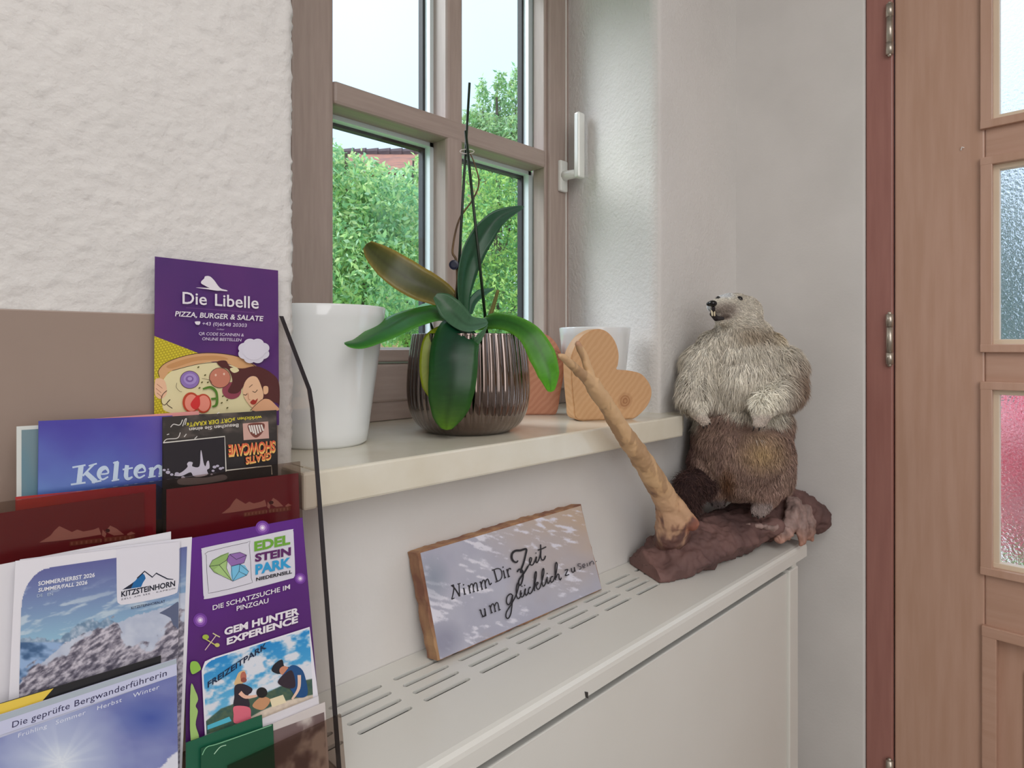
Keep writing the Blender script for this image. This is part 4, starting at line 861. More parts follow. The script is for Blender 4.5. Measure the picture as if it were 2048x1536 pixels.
P = Print(pl); P.grid([(33, 996.5), (311, 970.5), (311, 1195), (33, 1195)], 20, 20, lambda S, T, U, V: mixc((186, 50, 44), (178, 36, 62), S+fbm(S*4, T*4)-.5)); P.build('printed_cover', r1)
pl = tilted(.618, .08)
r2 = page('red_brochure', 'dark red brochure at far left under the bright red one, pale mountain logo', pl, [(-60, 1035), (288, 985), (290, 1200), (-60, 1230)], (150, 46, 62))
P = Print(pl); redlogo(P, (78, 1085), (1.27, 1.0, -.0)); P.V = P.V; P.build('printed_cover', r2)
pl = tilted(.6175, .08)
r3 = page('red_brochure', 'dark red brochure in the right pocket under the cave flyer, pale mountain logo', pl, [(333, 979), (597, 946), (604, 1200), (333, 1200)], (156, 48, 70))
P = Print(pl); redlogo(P, (443, 1027), (.92, .92, 0)); P.build('printed_cover', r3)

# --- second tier ------------------------------------------------------------
rot = lambda s_, v, a: v
def mountain(S, T, U, V):
    c = mixc((96, 100, 160), (150, 196, 220), (V-1120-.12*(240-U))/150)
    c = mx3(c, (206, 220, 230), np.clip((fbm((U+V*.6)/34, (V+U*.25)/10, 4, 2)-.52)*5, 0, .75)*np.clip((V-1150)/60, 0, 1)*(V < 1270))
    far = np.interp(U, [0, 80, 105, 120, 150, 165, 185, 200, 214, 240, 260, 400], [1278, 1275, 1279, 1276, 1252, 1244, 1236, 1246, 1233, 1250, 1240, 1240])+(fbm(U/5, U*0, 3, 8)-.5)*8
    c = mx3(c, mixc((110, 140, 170), (190, 204, 222), (fbm(U/8, V/8, 4, 5)-.3)*2), np.clip((V-far)/1.5, 0, 1))
    left = (U < 150); c = mx3(c, mixc((60, 96, 140), (150, 180, 220), np.clip((fbm(U/26, V/16, 3, 15)-.35)*4, 0, 1)), np.clip((V-1283)/3, 0, 1)*np.clip((160-U)/20, 0, 1))
    sn = np.interp(U, [0, 130, 180, 235, 262, 300, 345, 358, 420], [1400, 1285, 1262, 1247, 1232, 1222, 1210, 1204, 1206])+(fbm(U/4, U*0+4, 3, 18)-.5)*6
    snow = mixc((214, 220, 234), (176, 186, 210), fbm(U/20, V/20, 3, 7)); c = mx3(c, snow, np.clip((V-sn)/1.5, 0, 1))
    rk_ = fbm((U-V*.7)/30, (V+U*.75)/16, 4, 31); edge = np.interp(U, [0, 60, 130, 200, 228, 250, 300, 340, 420], [1395, 1340, 1300, 1262, 1245, 1290, 1298, 1255, 1250])
    dep = np.clip((V-edge)/30+.2, 0, 1.2); m = np.clip((dep-.05+(rk_-.5)*1.6)*5, 0, 1)*(V > edge-14)
    rock = mixc((84, 80, 98), (206, 200, 212), np.clip((fbm((U-V*.7)/15, (V+U*.7)/5, 5, 44)-.30)*2.6, 0, 1)); c = mx3(c, rock, m)
    return c
plA = tilted(.5985, .18)
page('white_brochure', 'white brochure standing at the back of the mountain railway stack', plA, [(-40, 1137), (342, 1063), (342, 1500), (-40, 1600)], (228, 226, 232))
plB = tilted(.5945, .18)
kb = page('mountain_brochure', 'second white mountain brochure, its right edge showing behind the front one', plB, [(40, 1119), (384, 1074), (362, 1580), (20, 1640)], (232, 230, 238))
P = Print(plB); P.grid([(300, 1106), (374, 1093), (358, 1560), (300, 1560)], 60, 200, lambda S, T, U, V: mountain(S, T, U+30, V+20)); P.build('printed_cover', kb)
plC = tilted(.5905, .18)
kc_ = page('mountain_brochure', 'front mountain railway brochure with snowy peaks and a white logo box', plC, [(31, 1122), (360, 1083), (352, 1560), (6, 1640)], (232, 230, 238))
P = Print(plC)
def kmask(S, T, U, V):
    r = .17; a = (S-r)/r; b = (T-r*1.0)/(r*1.0); return ~((S < r) & (T < r) & (a*a+b*b > 1))
P.grid([(44, 1143), (359, 1097), (353, 1520), (34, 1560)], 230, 260, mountain, kmask)
P.poly([(318, 1226), (338, 1215), (355, 1203), (357, 1206), (356.5, 1258), (346, 1250), (341, 1236), (330, 1230)], (92, 102, 132)); P.blobp([(233, 1100), (236, 1099), (300, 1091), (356, 1084), (358, 1090), (358, 1140), (356, 1176), (348, 1188), (300, 1200), (250, 1209), (238, 1207), (234, 1198), (233, 1150)], (228, 226, 236), 3)
Qz = lambda *p: Q(*p, o=(20, 1070), s=.22783)
P.poly(Qz((985, 480), (1060, 430), (1100, 400), (1115, 380), (1160, 335), (1180, 350), (1190, 380), (1165, 420), (1150, 455), (1060, 470)), (10, 104, 168)); P.poly(Qz((985, 480), (1060, 430), (1085, 415), (1060, 468)), (14, 24, 52)); P.stroke(Qz((1115, 380), (1180, 318), (1248, 370), (1282, 335), (1380, 385), (1432, 390)), [2.4, 2.6, 2.6, 2.6, 1.4], (16, 26, 56), False)
P.text('KITZSTEINHORN', Qz((975, 542))[0], Qz((1448, 446))[0], 10.5, (20, 24, 48), .03); P.text('ZELL AM SEE · KAPRUN', Qz((972, 572))[0], Qz((1448, 474))[0], 3, (60, 60, 80), 0, 0, 1.3)
P.text('KITZSTEINHORN.AT', Qz((1062, 652))[0], Qz((1360, 590))[0], 5, (40, 50, 84), .01)
P.text('SOMMER/HERBST 2026', Qz((246, 444))[0], Qz((742, 366))[0], 8, (240, 240, 248), .022, .05); P.text('SUMMER/FALL 2026', Qz((246, 500))[0], Qz((676, 430))[0], 7.6, (240, 240, 248), .022, .15); P.text('DE   EN', Qz((236, 546))[0], Qz((376, 528))[0], 6, (190, 206, 226), 0)
P.build('printed_cover', kc_)
pl = tilted(.595, .18)
ed_ = page('gem_park_brochure', 'purple gem park brochure with a rounded white logo box', pl, [(372, 1078), (605, 1035), (640, 1440), (372, 1520)], (82, 26, 118))
P = Print(pl); Qe = lambda *p: Q(*p, o=(0, 1040), s=.3418); Qg = lambda *p: Q(*p, o=(380, 1200), s=.21881)
P.grid([(373, 1078.5), (604.5, 1035.5), (639, 1438), (373, 1515)], 30, 40, lambda S, T, U, V: mixc((96, 30, 140), (76, 24, 96), T*1.2+.3*(fbm(S*4, T*4)-.5)))
for (x, y, r) in ((1535, 45, 14), (1755, 342, 11), (1170, 585, 14)):
    c = Qe((x, y))[0]
    for rr, cc in ((1, (116, 56, 160)), (.7, (150, 96, 188)), (.42, (206, 170, 226)), (.2, (250, 244, 255))): P.ell(c[0], c[1], r*rr, r*rr, cc)
P.blobp(Qe((1178, 175), (1200, 160), (1450, 108), (1690, 56), (1712, 62), (1716, 100), (1724, 300), (1716, 335), (1690, 345), (1450, 408), (1215, 460), (1192, 450), (1186, 400), (1180, 220)), (222, 220, 232), 3)
P.stroke(Qe((1205, 205), (1215, 185), (1440, 132), (1456, 145), (1468, 340), (1455, 372), (1240, 425), (1218, 410), (1208, 300), (1205, 205)), .8, (60, 56, 70), True, 2)
gl, gd = (150, 186, 110), (90, 130, 70)
P.poly(Qe((1222, 270), (1240, 235), (1290, 205), (1335, 190), (1322, 280), (1355, 355), (1300, 325), (1250, 305)), gl); P.poly(Qe((1322, 235), (1322, 280), (1355, 355), (1270, 310), (1250, 290)), (170, 204, 130))
P.poly(Qe((1322, 235), (1340, 200), (1400, 188), (1440, 205), (1425, 250), (1400, 262), (1350, 270)), (150, 110, 180)); P.poly(Qe((1350, 270), (1400, 258), (1430, 265), (1452, 300), (1440, 322), (1358, 358), (1348, 320)), (120, 196, 232))
for a_ in (((1222, 270), (1240, 235), (1335, 190), (1322, 280), (1355, 355), (1250, 305), (1222, 270)), ((1222, 270), (1280, 262), (1322, 235)), ((1280, 262), (1355, 355)), ((1322, 235), (1340, 200), (1400, 188), (1440, 205), (1425, 250), (1350, 270)), ((1340, 200), (1380, 230), (1440, 205)), ((1350, 270), (1400, 258), (1452, 300), (1440, 322), (1358, 358), (1350, 270)), ((1358, 358), (1395, 300), (1440, 322)), ((1395, 300), (1400, 258))): P.stroke(Qe(*a_), .8, (40, 40, 56), False)
P.text('EDEL', Qe((1484, 181))[0], Qe((1694, 138))[0], 18, (112, 172, 56), .045); P.text('STEIN', Qe((1488, 243))[0], Qe((1698, 203))[0], 15, (92, 30, 100), .045); P.text('PARK', Qe((1490, 317))[0], Qe((1700, 272))[0], 18.5, (44, 160, 216), .045); P.text('NIEDERNSILL', Qe((1494, 356))[0], Qe((1704, 310))[0], 6.5, (24, 22, 34), .03)
P.text('DIE SCHATZSUCHE IM', Qe((1240, 526))[0], Qe((1692, 402))[0], 9.3, WH, .014); P.text('PINZGAU', Qe((1380, 530))[0], Qe((1566, 482))[0], 9.3, WH, .014)
P.text('GEM HUNTER', Qe((1308, 672))[0], Qe((1746, 548))[0], 13.2, WH, .045); P.text('EXPERIENCE', Qe((1322, 728))[0], Qe((1738, 596))[0], 13.0, WH, .045)
yg = (206, 200, 110)
P.stroke(Qg((112, 340), (245, 420)), 2.2, yg, False); P.stroke(Qg((130, 455), (235, 315)), 1.7, (226, 200, 190), False); P.ell(*Qg((135, 335))[0], 6.5, 5, (170, 190, 70)); P.ell(*Qg((240, 408))[0], 5, 4, yg); P.stroke(Qg((200, 300), (235, 320), (265, 335)), 2.2, (220, 210, 160))
def park(S, T, U, V):
    c = mixc((34, 140, 210), (120, 196, 232), T*1.3); cl = np.clip((fbm((U-V*.3)/24, (V+U*.35)/15, 5, 12)-.47+T*.25)*5, 0, 1); c = mx3(c, (226, 230, 240), cl)
    hill = np.interp(U, [400, 440, 475, 520, 560, 600, 640], [1448, 1415, 1402, 1388, 1370, 1360, 1352]); c = mx3(c, mixc((44, 84, 84), (96, 110, 80), fbm(U/7, V/6, 3)), np.clip((V-hill)/2, 0, 1)*(V < 1500))
    b2 = np.interp(U, [400, 470, 520, 560, 600, 640], [1470, 1448, 1420, 1402, 1392, 1384]); c = mx3(c, mixc((206, 190, 176), (236, 220, 200), fbm(U/6, V/5, 3, 3)), np.clip((V-b2)/2, 0, 1)); return c
def pmask(S, T, U, V): r = .11; a = (S-r)/r; b = (T-r)/r; return ~((S < r) & (T < r) & (a*a+b*b > 1))
P.poly([(401.5, 1340), (408, 1322), (425, 1314), (617, 1253), (640, 1440), (410, 1512)], (238, 236, 246))
P.grid([(404, 1324), (616.5, 1256), (626, 1436), (412, 1482)], 150, 140, park, pmask)
P.poly(Qg((150, 1140), (350, 1060), (370, 1100), (150, 1180)), (84, 190, 216)); P.poly(Qg((720, 900), (840, 860), (870, 930), (740, 975)), (240, 226, 190)); P.blobp(Qg((560, 960), (640, 880), (720, 900), (700, 960), (640, 1000)), (204, 150, 110))
P.blobp(Qg((440, 655), (490, 640), (500, 700), (490, 740), (460, 760), (395, 770), (415, 700)), (226, 190, 140)); P.ell(*Qg((478, 695))[0], 6, 10, (190, 110, 90)); P.blobp(Qg((400, 780), (470, 760), (555, 800), (550, 840), (520, 870), (530, 975), (395, 965), (395, 880)), (44, 36, 50)); P.stroke(Qg((445, 840), (500, 880), (600, 870)), [9, 7, 4], (240, 190, 166)); P.blobp(Qg((395, 965), (530, 975), (545, 1060), (540, 1090), (400, 1120), (388, 1040)), (226, 110, 130)); P.ell(*Qg((645, 840))[0], 11, 10.5, (26, 22, 26)); P.ell(*Qg((480, 725))[0], 6, 5, (150, 80, 70))
P.blobp(Qg((735, 620), (770, 570), (830, 540), (850, 600), (900, 610), (880, 650), (800, 670), (745, 650)), (28, 28, 40)); P.ell(*Qg((850, 640))[0], 10, 9, (206, 140, 112)); P.blobp(Qg((850, 660), (920, 590), (1000, 620), (1040, 700), (1060, 860), (960, 880), (890, 790), (790, 750)), (26, 80, 136)); P.blobp(Qg((840, 680), (920, 640), (950, 780), (880, 800), (790, 750)), (50, 36, 50)); P.stroke(Qg((985, 680), (980, 800), (920, 900)), [7, 6, 4], (240, 206, 186))
P.text('FREIZEITPARK', Qg((150, 796))[0], Qg((688, 432))[0], 11.5, (18, 36, 70), .025)
gr = (150, 200, 80)
P.blobp(Qg((0, 560), (55, 560), (88, 620), (60, 650), (10, 670), (-10, 620)), gr, 4); P.blobp(Qg((-5, 780), (40, 830), (62, 900), (40, 960), (60, 1010), (40, 1130), (70, 1250), (-5, 1270)), (170, 206, 120), 4)
P.build('printed_cover', ed_)
# right lower pocket: green booklets, white sheets
pl = tilted(.5885, .18); page('white_sheet', 'white folded sheet in the lower right pocket, rear one', pl, [(518, 1440), (637, 1392), (650, 1600), (525, 1620)], (226, 222, 228))
pl = tilted(.586, .18); w2 = page('white_sheet', 'white leaflet with grey print in the lower right pocket, front one', pl, [(535, 1452), (650, 1404), (662, 1600), (540, 1620)], (214, 206, 204))
P = Print(pl); P.grid([(545, 1462), (648, 1424), (656, 1580), (548, 1600)], 40, 50, lambda S, T, U, V: mixc((120, 100, 100), (206, 196, 190), np.clip((fbm(S*3+T, T*3, 4, 3)-.45)*6, 0, 1))); P.build('printed_cover', w2)
pl = tilted(.587, .18); page('green_booklet', 'dark green booklet, rear one in the lower right pocket', pl, [(372, 1486), (524, 1430), (534, 1600), (372, 1640)], (24, 96, 70))
pl = tilted(.5835, .18); g2 = page('green_booklet', 'front green booklet with a curved pale edge, lower right pocket', pl, [(402, 1497), (546, 1448), (554, 1620), (402, 1650)], (22, 84, 58))
P = Print(pl); P.stroke([(404, 1510), (414, 1494), (440, 1486), (543, 1450)], 1.6, (140, 200, 160)); P.stroke([(428, 1508), (440, 1494), (452, 1490)], 1.6, (180, 220, 190))
P.build('printed_cover', g2)
# left lower pocket
pl = tilted(.5805, .18); yb_ = page('black_yellow_leaflet', 'black leaflet with a yellow corner behind the hiking guide leaflet', pl, [(-70, 1428), (322, 1311), (322, 1600), (-70, 1700)], (24, 24, 30))
P = Print(pl); P.poly([(-70, 1428), (107, 1376.5), (86, 1400), (60, 1450), (-70, 1490)], (238, 206, 80)); P.build('printed_cover', yb_)
pl = tilted(.5765, .18); bg_ = page('hiking_leaflet', 'blue mountain hiking guide leaflet with a glowing sun, front lower left', pl, [(-70, 1452), (353, 1317), (357, 1620), (-70, 1760)], (196, 200, 222))
P = Print(pl)
def hike(S, T, U, V):
    g = np.clip(1-np.hypot(U-122, V-1525)/150, 0, 1); c = mixc((104, 112, 178), (150, 160, 204), fbm(U/60, V/40, 3)); c = mx3(c, (70, 90, 170), np.clip(1-np.hypot((U-300)/90, (V-1435)/50), 0, 1)); c = mx3(c, (206, 218, 238), g**.9*1.0)
    an = np.arctan2(V-1525, U-122); c = mx3(c, (236, 242, 250), np.clip(g-.25, 0, 1)*np.clip((vnoise(an*9, g*0, 5)-.4)*2.5, 0, .8)*.5+np.clip(g-.7, 0, 1)*2)
    c = mx3(c, (226, 228, 240), np.clip((V-(1536-(U-316)*.9)+8*(fbm(U/5, V/5, 2)-.5))/2, 0, 1)*(U > 305)); return c
P.grid([(-69, 1500), (353, 1350), (357, 1600), (-69, 1720)], 150, 110, hike)
P.poly([(-70, 1453), (352.5, 1318), (353, 1327), (-70, 1466)], (176, 188, 200)); P.poly([(-70, 1466), (353, 1327), (353.5, 1350), (-70, 1494)], (204, 208, 236))
P.text('Die geprüfte Bergwanderführerin', (24, 1455.5), (333, 1351), 12.5, (44, 42, 88), .004, .05, 1.05)
P.text('Frühling   Sommer    Herbst    Winter', (36, 1475), (318, 1377), 8.6, (232, 236, 250), .0, .1, 1.1)
P.build('printed_cover', bg_)
# ================================================================ DRIFTWOOD LOG WITH BRANCH
log = empty('driftwood_log', (1.12, .57, CT), 'dark brown driftwood log with a pale forked branch on the radiator cover', 'driftwood')
def roughen(me, amp, sc, seed=0, cl=None):
    V = np.zeros(len(me.vertices)*3, np.float32); me.vertices.foreach_get('co', V); V = V.reshape(-1, 3)
    Nn = np.zeros(len(me.vertices)*3, np.float32); me.vertices.foreach_get('normal', Nn); Nn = Nn.reshape(-1, 3)
    d = np.array([mnoise.fractal(Vector(p)*sc+Vector((seed, 0, 0)), 1.0, 2.0, 4) for p in V.tolist()]); V = V+Nn*(d*amp)[:, None]
    if cl: V = cl(V)
    me.vertices.foreach_set('co', V.ravel()); me.update(); return V
bm = bmesh.new()
Lp = [((.925, .597, .006), (.035, .052, .018)), ((.98, .588, .018), (.05, .062, .030)), ((1.05, .584, .026), (.06, .070, .038)), ((1.13, .578, .027), (.07, .072, .038)), ((1.22, .573, .030), (.07, .070, .036)), ((1.30, .550, .040), (.06, .068, .042)), ((1.345, .545, .058), (.045, .055, .045)), ((1.362, .500, .044), (.05, .052, .044)), ((1.372, .478, .042), (.03, .040, .034))]
chain(bm, [(Vector((x, y, CT+z)), r) for (x, y, z), r in Lp], 2, .8)
chain(bm, [(PC(1470, 1062, 1.20), .016), (PC(1520, 1060, 1.205), .016), (PC(1560, 1052, 1.22), .016)], 2)
lme = remesh('log_body', bm, .0034, 3)
def clampl(V):
    over = (V[:, 0] < 1.311) & (V[:, 1] > .468); V[over, 2] = np.maximum(V[over, 2], CT+.0008); V[:, 2] = np.maximum(V[:, 2], CT-.004*(V[:, 0] > 1.311)+.0008)
    V[:, 1] = np.minimum(V[:, 1], YW-.003); V[:, 0] = np.minimum(V[:, 0], 1.394)
    xl = .893+(V[:, 1]-.538)*.47; V[:, 0] = np.maximum(V[:, 0], xl); return V
V = roughen(lme, .008, 30, 0, clampl); V = roughen(lme, .0025, 95, 4, clampl)
g1 = np.array([mnoise.fractal(Vector(p)*9, 1, 2, 3) for p in V.tolist()])*.9+.5
c1, c2 = np.array(lin((92, 68, 66))), np.array(lin((136, 102, 96)))
setcol(lme, c1+(c2-c1)*np.clip(g1, 0, 1)[:, None]); link('log_body', lme, mat_attr('weathered_driftwood', .75, 0), log, True)
# branch
bm = bmesh.new(); yb2 = .572
BP = [(1346, 1098, .605, 56), (1345, 1066, .582, 46), (1345, 1035, yb2, 34), (1338, 1010, yb2, 27), (1322, 982, yb2, 25), (1300, 945, yb2, 23), (1276, 906, yb2, 21), (1250, 872, .571, 19.5), (1226, 832, .57, 17.5), (1203, 795, .57, 16.5), (1186, 772, .57, 17)]
pts = []
for u, v, y, r in BP: p = PY(u, v, y); zc = ray(u, v); pts.append((p, r*(y/zc.y)/F))
pts[0] = (pts[0][0], (pts[0][1]*1.1, pts[0][1]*.5, pts[0][1]*.5))
pts[1] = (pts[1][0], (pts[1][1]*.95, pts[1][1]*.7, pts[1][1]*.8))
chain(bm, pts, 2, .5)
for tip in ([(1186, 772, .57, 13), (1168, 752, .566, 11.5), (1148, 734, .560, 9.5), (1130, 718, .555, 8), (1120, 711, .553, 6.5)], [(1183, 768, .57, 12), (1177, 740, .572, 10), (1168, 712, .575, 8.5), (1160, 696, .577, 7), (1156, 688, .578, 6.5)]):
    chain(bm, [(PY(u, v, y), r*(y/ray(u, v).y)/F) for u, v, y, r in tip], 2, .5)
chain(bm, [(PY(1322, 975, yb2), .012), (PY(1338, 972, .566), .006)], 2); chain(bm, [(PY(1383, 1048, .545), .013), (PY(1370, 1032, .55), .014), (PY(1352, 1015, .56), .018)], 2, .5); chain(bm, [(PY(1191, 768, .565), .006), (PY(1196, 757, .56), .002)], 2)
bme = remesh('forked_branch', bm, .0022, 3)
V = roughen(bme, .0016, 60, 5, lambda V: np.stack([V[:, 0], np.minimum(V[:, 1], YW-.004), np.maximum(V[:, 2], CT+.003)], 1))
tz = np.clip((V[:, 2]-(CT+.05))/.12, 0, 1)[:, None]; nn_ = np.array([mnoise.fractal(Vector((p[0]*42, p[1]*42, p[2]*13)), 1, 2, 4) for p in V.tolist()])[:, None]
ca = np.array(lin((168, 112, 92))); cb = np.array(lin((214, 176, 132))); cdk = np.array(lin((110, 72, 58)))
col = ca*(1-tz)+cb*tz; patch = np.clip(nn_*7-.1, 0, 1)*np.clip(1.45-tz*1.0, 0, 1); pale = np.clip(-nn_*7-.5, 0, 1)*(1-tz*.8)
col = col*(1-patch*.75)+cdk*patch*.75; col = col*(1-pale*.6)+np.array(lin((226, 190, 156)))*pale*.6
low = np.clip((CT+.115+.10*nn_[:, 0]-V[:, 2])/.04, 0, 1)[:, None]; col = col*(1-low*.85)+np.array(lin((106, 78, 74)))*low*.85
knob = np.clip(1-np.linalg.norm(V-np.array(PY(1383, 1050, .545)), axis=1)/.022, 0, 1)[:, None]; col = col*(1-knob)+np.array(lin((190, 112, 84)))*knob
tipm = np.clip((V[:, 2]-(PY(1156, 694, .577).z))/.003, 0, 1)[:, None]; col = col*(1-tipm*.4)+np.array(lin((200, 140, 120)))*tipm*.4
setcol(bme, col); link('forked_branch', bme, mat_attr('barked_branch', .6, 0), log, True)
# twisted root end
bm = bmesh.new()
def pch(pts, m=.5): chain(bm, [(PC(u, v, z), r*z/F) for u, v, z, r in pts], 2, m)
pch([(1583, 1002, 1.262, 12), (1588, 1022, 1.24, 17), (1582, 1046, 1.225, 17), (1570, 1064, 1.212, 14), (1560, 1076, 1.205, 11)])
pch([(1592, 1010, 1.26, 13), (1600, 1035, 1.235, 15), (1602, 1058, 1.222, 12), (1606, 1076, 1.215, 9), (1604, 1086, 1.212, 6)]); pch([(1608, 1022, 1.262, 14), (1618, 1048, 1.25, 13), (1618, 1072, 1.24, 11)])
pch([(1492, 1049, 1.195, 4), (1520, 1052, 1.195, 5), (1545, 1056, 1.20, 6), (1562, 1052, 1.21, 8)])
rme_ = remesh('twisted_root', bm, .0022, 2)
V = roughen(rme_, .0045, 70, 9, lambda V: np.stack([np.minimum(V[:, 0], 1.392), V[:, 1], np.where(V[:, 1] > .4675, np.maximum(V[:, 2], CT+.001), V[:, 2])], 1))
nz_ = np.array([mnoise.fractal(Vector((p[0]*60, p[1]*60, p[2]*20)), 1, 2, 3) for p in V.tolist()])[:, None]
lowm = np.clip((CT+.045-V[:, 2])/.04, 0, 1)[:, None]
setcol(rme_, (np.array(lin((150, 126, 120)))*(1-lowm)+np.array(lin((188, 138, 118)))*lowm)*(1+nz_*.6)); link('twisted_root', rme_, mat_attr('pale_torn_root', .6, 0), log, True)

# ================================================================ STUFFED MARMOT
mar = empty('stuffed_marmot', tuple(PC(1480, 1020, 1.25)), 'stuffed marmot standing upright on the driftwood in the corner', 'taxidermy marmot')
mar.location.z = CT+.06
bm = bmesh.new()
def S_(u, v, z, r, sq=(1, 1, 1), sub=3): rr = r*z/F; ellipsoid(bm, PC(u, v, z), (rr*sq[0], rr*sq[1], rr*sq[2]), sub)
def ch(pts, d=.4): chain(bm, [(PC(u, v, z), r*z/F) for u, v, z, r in pts], 2, d)
DZ = -.005
for u, v, z, r in ((1480, 925, 1.25, 92), (1482, 895, 1.245, 107), (1486, 862, 1.262, 103), (1486, 808, 1.268, 92), (1478, 770, 1.205, 44), (1474, 798, 1.205, 28), (1486, 755, 1.24, 92), (1486, 715, 1.235, 80), (1480, 680, 1.225, 64), (1474, 655, 1.215, 50), (1438, 738, 1.235, 54), (1530, 742, 1.235, 58), (1442, 790, 1.235, 54), (1530, 800, 1.24, 58), (1532, 698, 1.23, 46), (1432, 694, 1.225, 44), (1512, 668, 1.22, 38)): S_(u, v, z+DZ, r-6, (1, .94, .9))
S_(1404, 730, 1.225, 38); S_(1562, 735, 1.23, 44); S_(1568, 780, 1.245, 38)
# head, turned to the viewer's left and lifted
ch([(1492, 624, 1.225, 33), (1474, 618, 1.21, 31), (1453, 614, 1.19, 25), (1436, 612, 1.172, 18), (1426, 612, 1.16, 12.5)])
ch([(1478, 640, 1.205, 24), (1456, 638, 1.185, 18), (1441, 637, 1.172, 12)]); S_(1466, 634, 1.185, 20)
S_(1505, 627, 1.21, 7, (1, .6, 1))
ch([(1412, 722, 1.22, 38), (1396, 765, 1.205, 34), (1386, 795, 1.175, 27), (1394, 818, 1.15, 18), (1404, 834, 1.13, 12)])
ch([(1562, 735, 1.215, 42), (1572, 775, 1.20, 37), (1553, 795, 1.155, 32), (1534, 805, 1.135, 27), (1526, 822, 1.115, 20), (1521, 836, 1.11, 14)])
ch([(1536, 920, 1.22, 54), (1542, 958, 1.205, 44), (1530, 994, 1.205, 25), (1518, 1016, 1.205, 15)]); ch([(1428, 925, 1.235, 52), (1426, 962, 1.235, 40), (1434, 988, 1.25, 20), (1436, 1002, 1.255, 13)])
# toes and fingers
for (u, v, z, du, dv, L, r) in ((1405, 836, 1.128, 7, 13, 1, 4.8), (1411, 833, 1.126, 7.5, 11, 1, 4.6), (1400, 838, 1.132, 5.5, 13, 1, 4.6), (1396, 834, 1.138, 5, 11, 1, 4.4), (1515, 838, 1.108, -5, 13, 1, 5.2), (1522, 840, 1.106, -2, 13, 1, 5.2), (1529, 838, 1.11, 0, 11, 1, 5), (1534, 833, 1.114, 1, 9, 1, 4.6),
                            (1509, 1016, 1.20, -3, 13, 1, 5.4), (1516, 1018, 1.197, 0, 14, 1, 5.4), (1523, 1017, 1.197, 3, 13, 1, 5.4), (1530, 1012, 1.20, 4, 11, 1, 5), (1428, 1000, 1.25, -3, 8, 1, 5), (1436, 1002, 1.248, 0, 8, 1, 5), (1444, 1001, 1.248, 3, 8, 1, 5)):
    ch([(u, v, z, r), (u+du*.6, v+dv*.55, z-.004, r*.95), (u+du, v+dv, z-.002, r*.75)], .5)
mme = remesh('body', bm, .0034, 3)
def mclamp(V): V[:, 1] = np.minimum(V[:, 1], YW-.004); V[:, 0] = np.minimum(V[:, 0], 1.392); return V
MV = roughen(mme, .004, 22, 3, mclamp)
nV = len(MV)
def proj(V):
    x, y, z = V[:, 0], V[:, 1], V[:, 2]-CZ; zc = CA*x+SA*y; xc = SA*x-CA*y; return UX+F*xc/zc, VY-F*z/zc
def furcol(V, g):
    U, Vv = proj(V); n1 = fbm(U/16, Vv/20, 3, 3)
    up = mixc((250, 244, 230), (208, 199, 184), n1); up = mx3(up, (244, 238, 222), np.clip(1-np.hypot((U-1532)/40, (Vv-808)/60), 0, 1)*1.5); up = mx3(up, (222, 206, 176), np.clip(1-np.hypot((U-1565)/34, (Vv-668)/26), 0, 1)*1.2)
    up = mx3(up, (186, 170, 150), np.clip(1-np.hypot((U-1510)/60, (Vv-670)/24), 0, 1)*1.2); up = mx3(up, (150, 128, 112), np.clip((U-1565)/35, 0, 1)*np.clip((Vv-700)/60, 0, 1))
    lo_ = mixc((146, 120, 110), (176, 148, 132), n1*1.2-.1); lo_ = mx3(lo_, (198, 168, 128), np.clip(1-np.hypot((U-1525)/60, (Vv-905)/48), 0, 1)*1.1); lo_ = mx3(lo_, (178, 148, 136), np.clip(1-np.hypot((U-1545)/42, (Vv-990)/40), 0, 1)*1.3)
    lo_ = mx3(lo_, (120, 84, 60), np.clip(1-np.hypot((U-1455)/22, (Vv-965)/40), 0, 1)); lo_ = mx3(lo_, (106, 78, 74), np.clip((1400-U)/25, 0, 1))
    bd = np.interp(U, [1370, 1400, 1420, 1480, 1520, 1560, 1600], [850, 850, 800, 832, 850, 842, 815]); zc_m = V[:, 0]*CA+V[:, 1]*SA; arm = (zc_m < 1.17) & (Vv < 880) & ((U < 1432) | ((U > 1498) & (U < 1562) & (zc_m < 1.148))); c = mx3(up, lo_, np.where(arm, 0, (Vv-bd)/16+(g-.5)*.8)); c = mx3(c, (222, 208, 196), arm*np.clip((Vv-826)/10, 0, 1))
    feet = np.clip((Vv-1000)/10, 0, 1)*(U > 1490)*(U < 1545); c = mx3(c, (176, 160, 156), feet); feet = np.clip((Vv-994)/8, 0, 1)*(U > 1418)*(U < 1452); c = mx3(c, (158, 144, 142), feet)
    fc = np.clip(1-np.hypot((U-1452)/34, (Vv-620)/20), 0, 1); c = mx3(c, (168, 156, 146), fc*1.6); c = mx3(c, (236, 238, 240), np.clip((598-Vv)/5, 0, 1)*np.clip((1472-U)/14, 0, 1)+np.clip(1-np.hypot((U-1416)/7, (Vv-622)/22), 0, 1)*2)
    c = mx3(c, (112, 98, 90), np.clip(1-np.hypot((U-1450)/16, (Vv-633)/7), 0, 1)*1.6)
    c = np.clip(c*1.04, 0, 255)/255; return np.where(c <= .04045, c/12.92, ((np.clip(c, 0, 1)+.055)/1.055)**2.4)
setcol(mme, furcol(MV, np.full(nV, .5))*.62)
body = link('body', mme, mat_attr('marmot_hide', .9, 0, 0, 1, .1), mar, True)
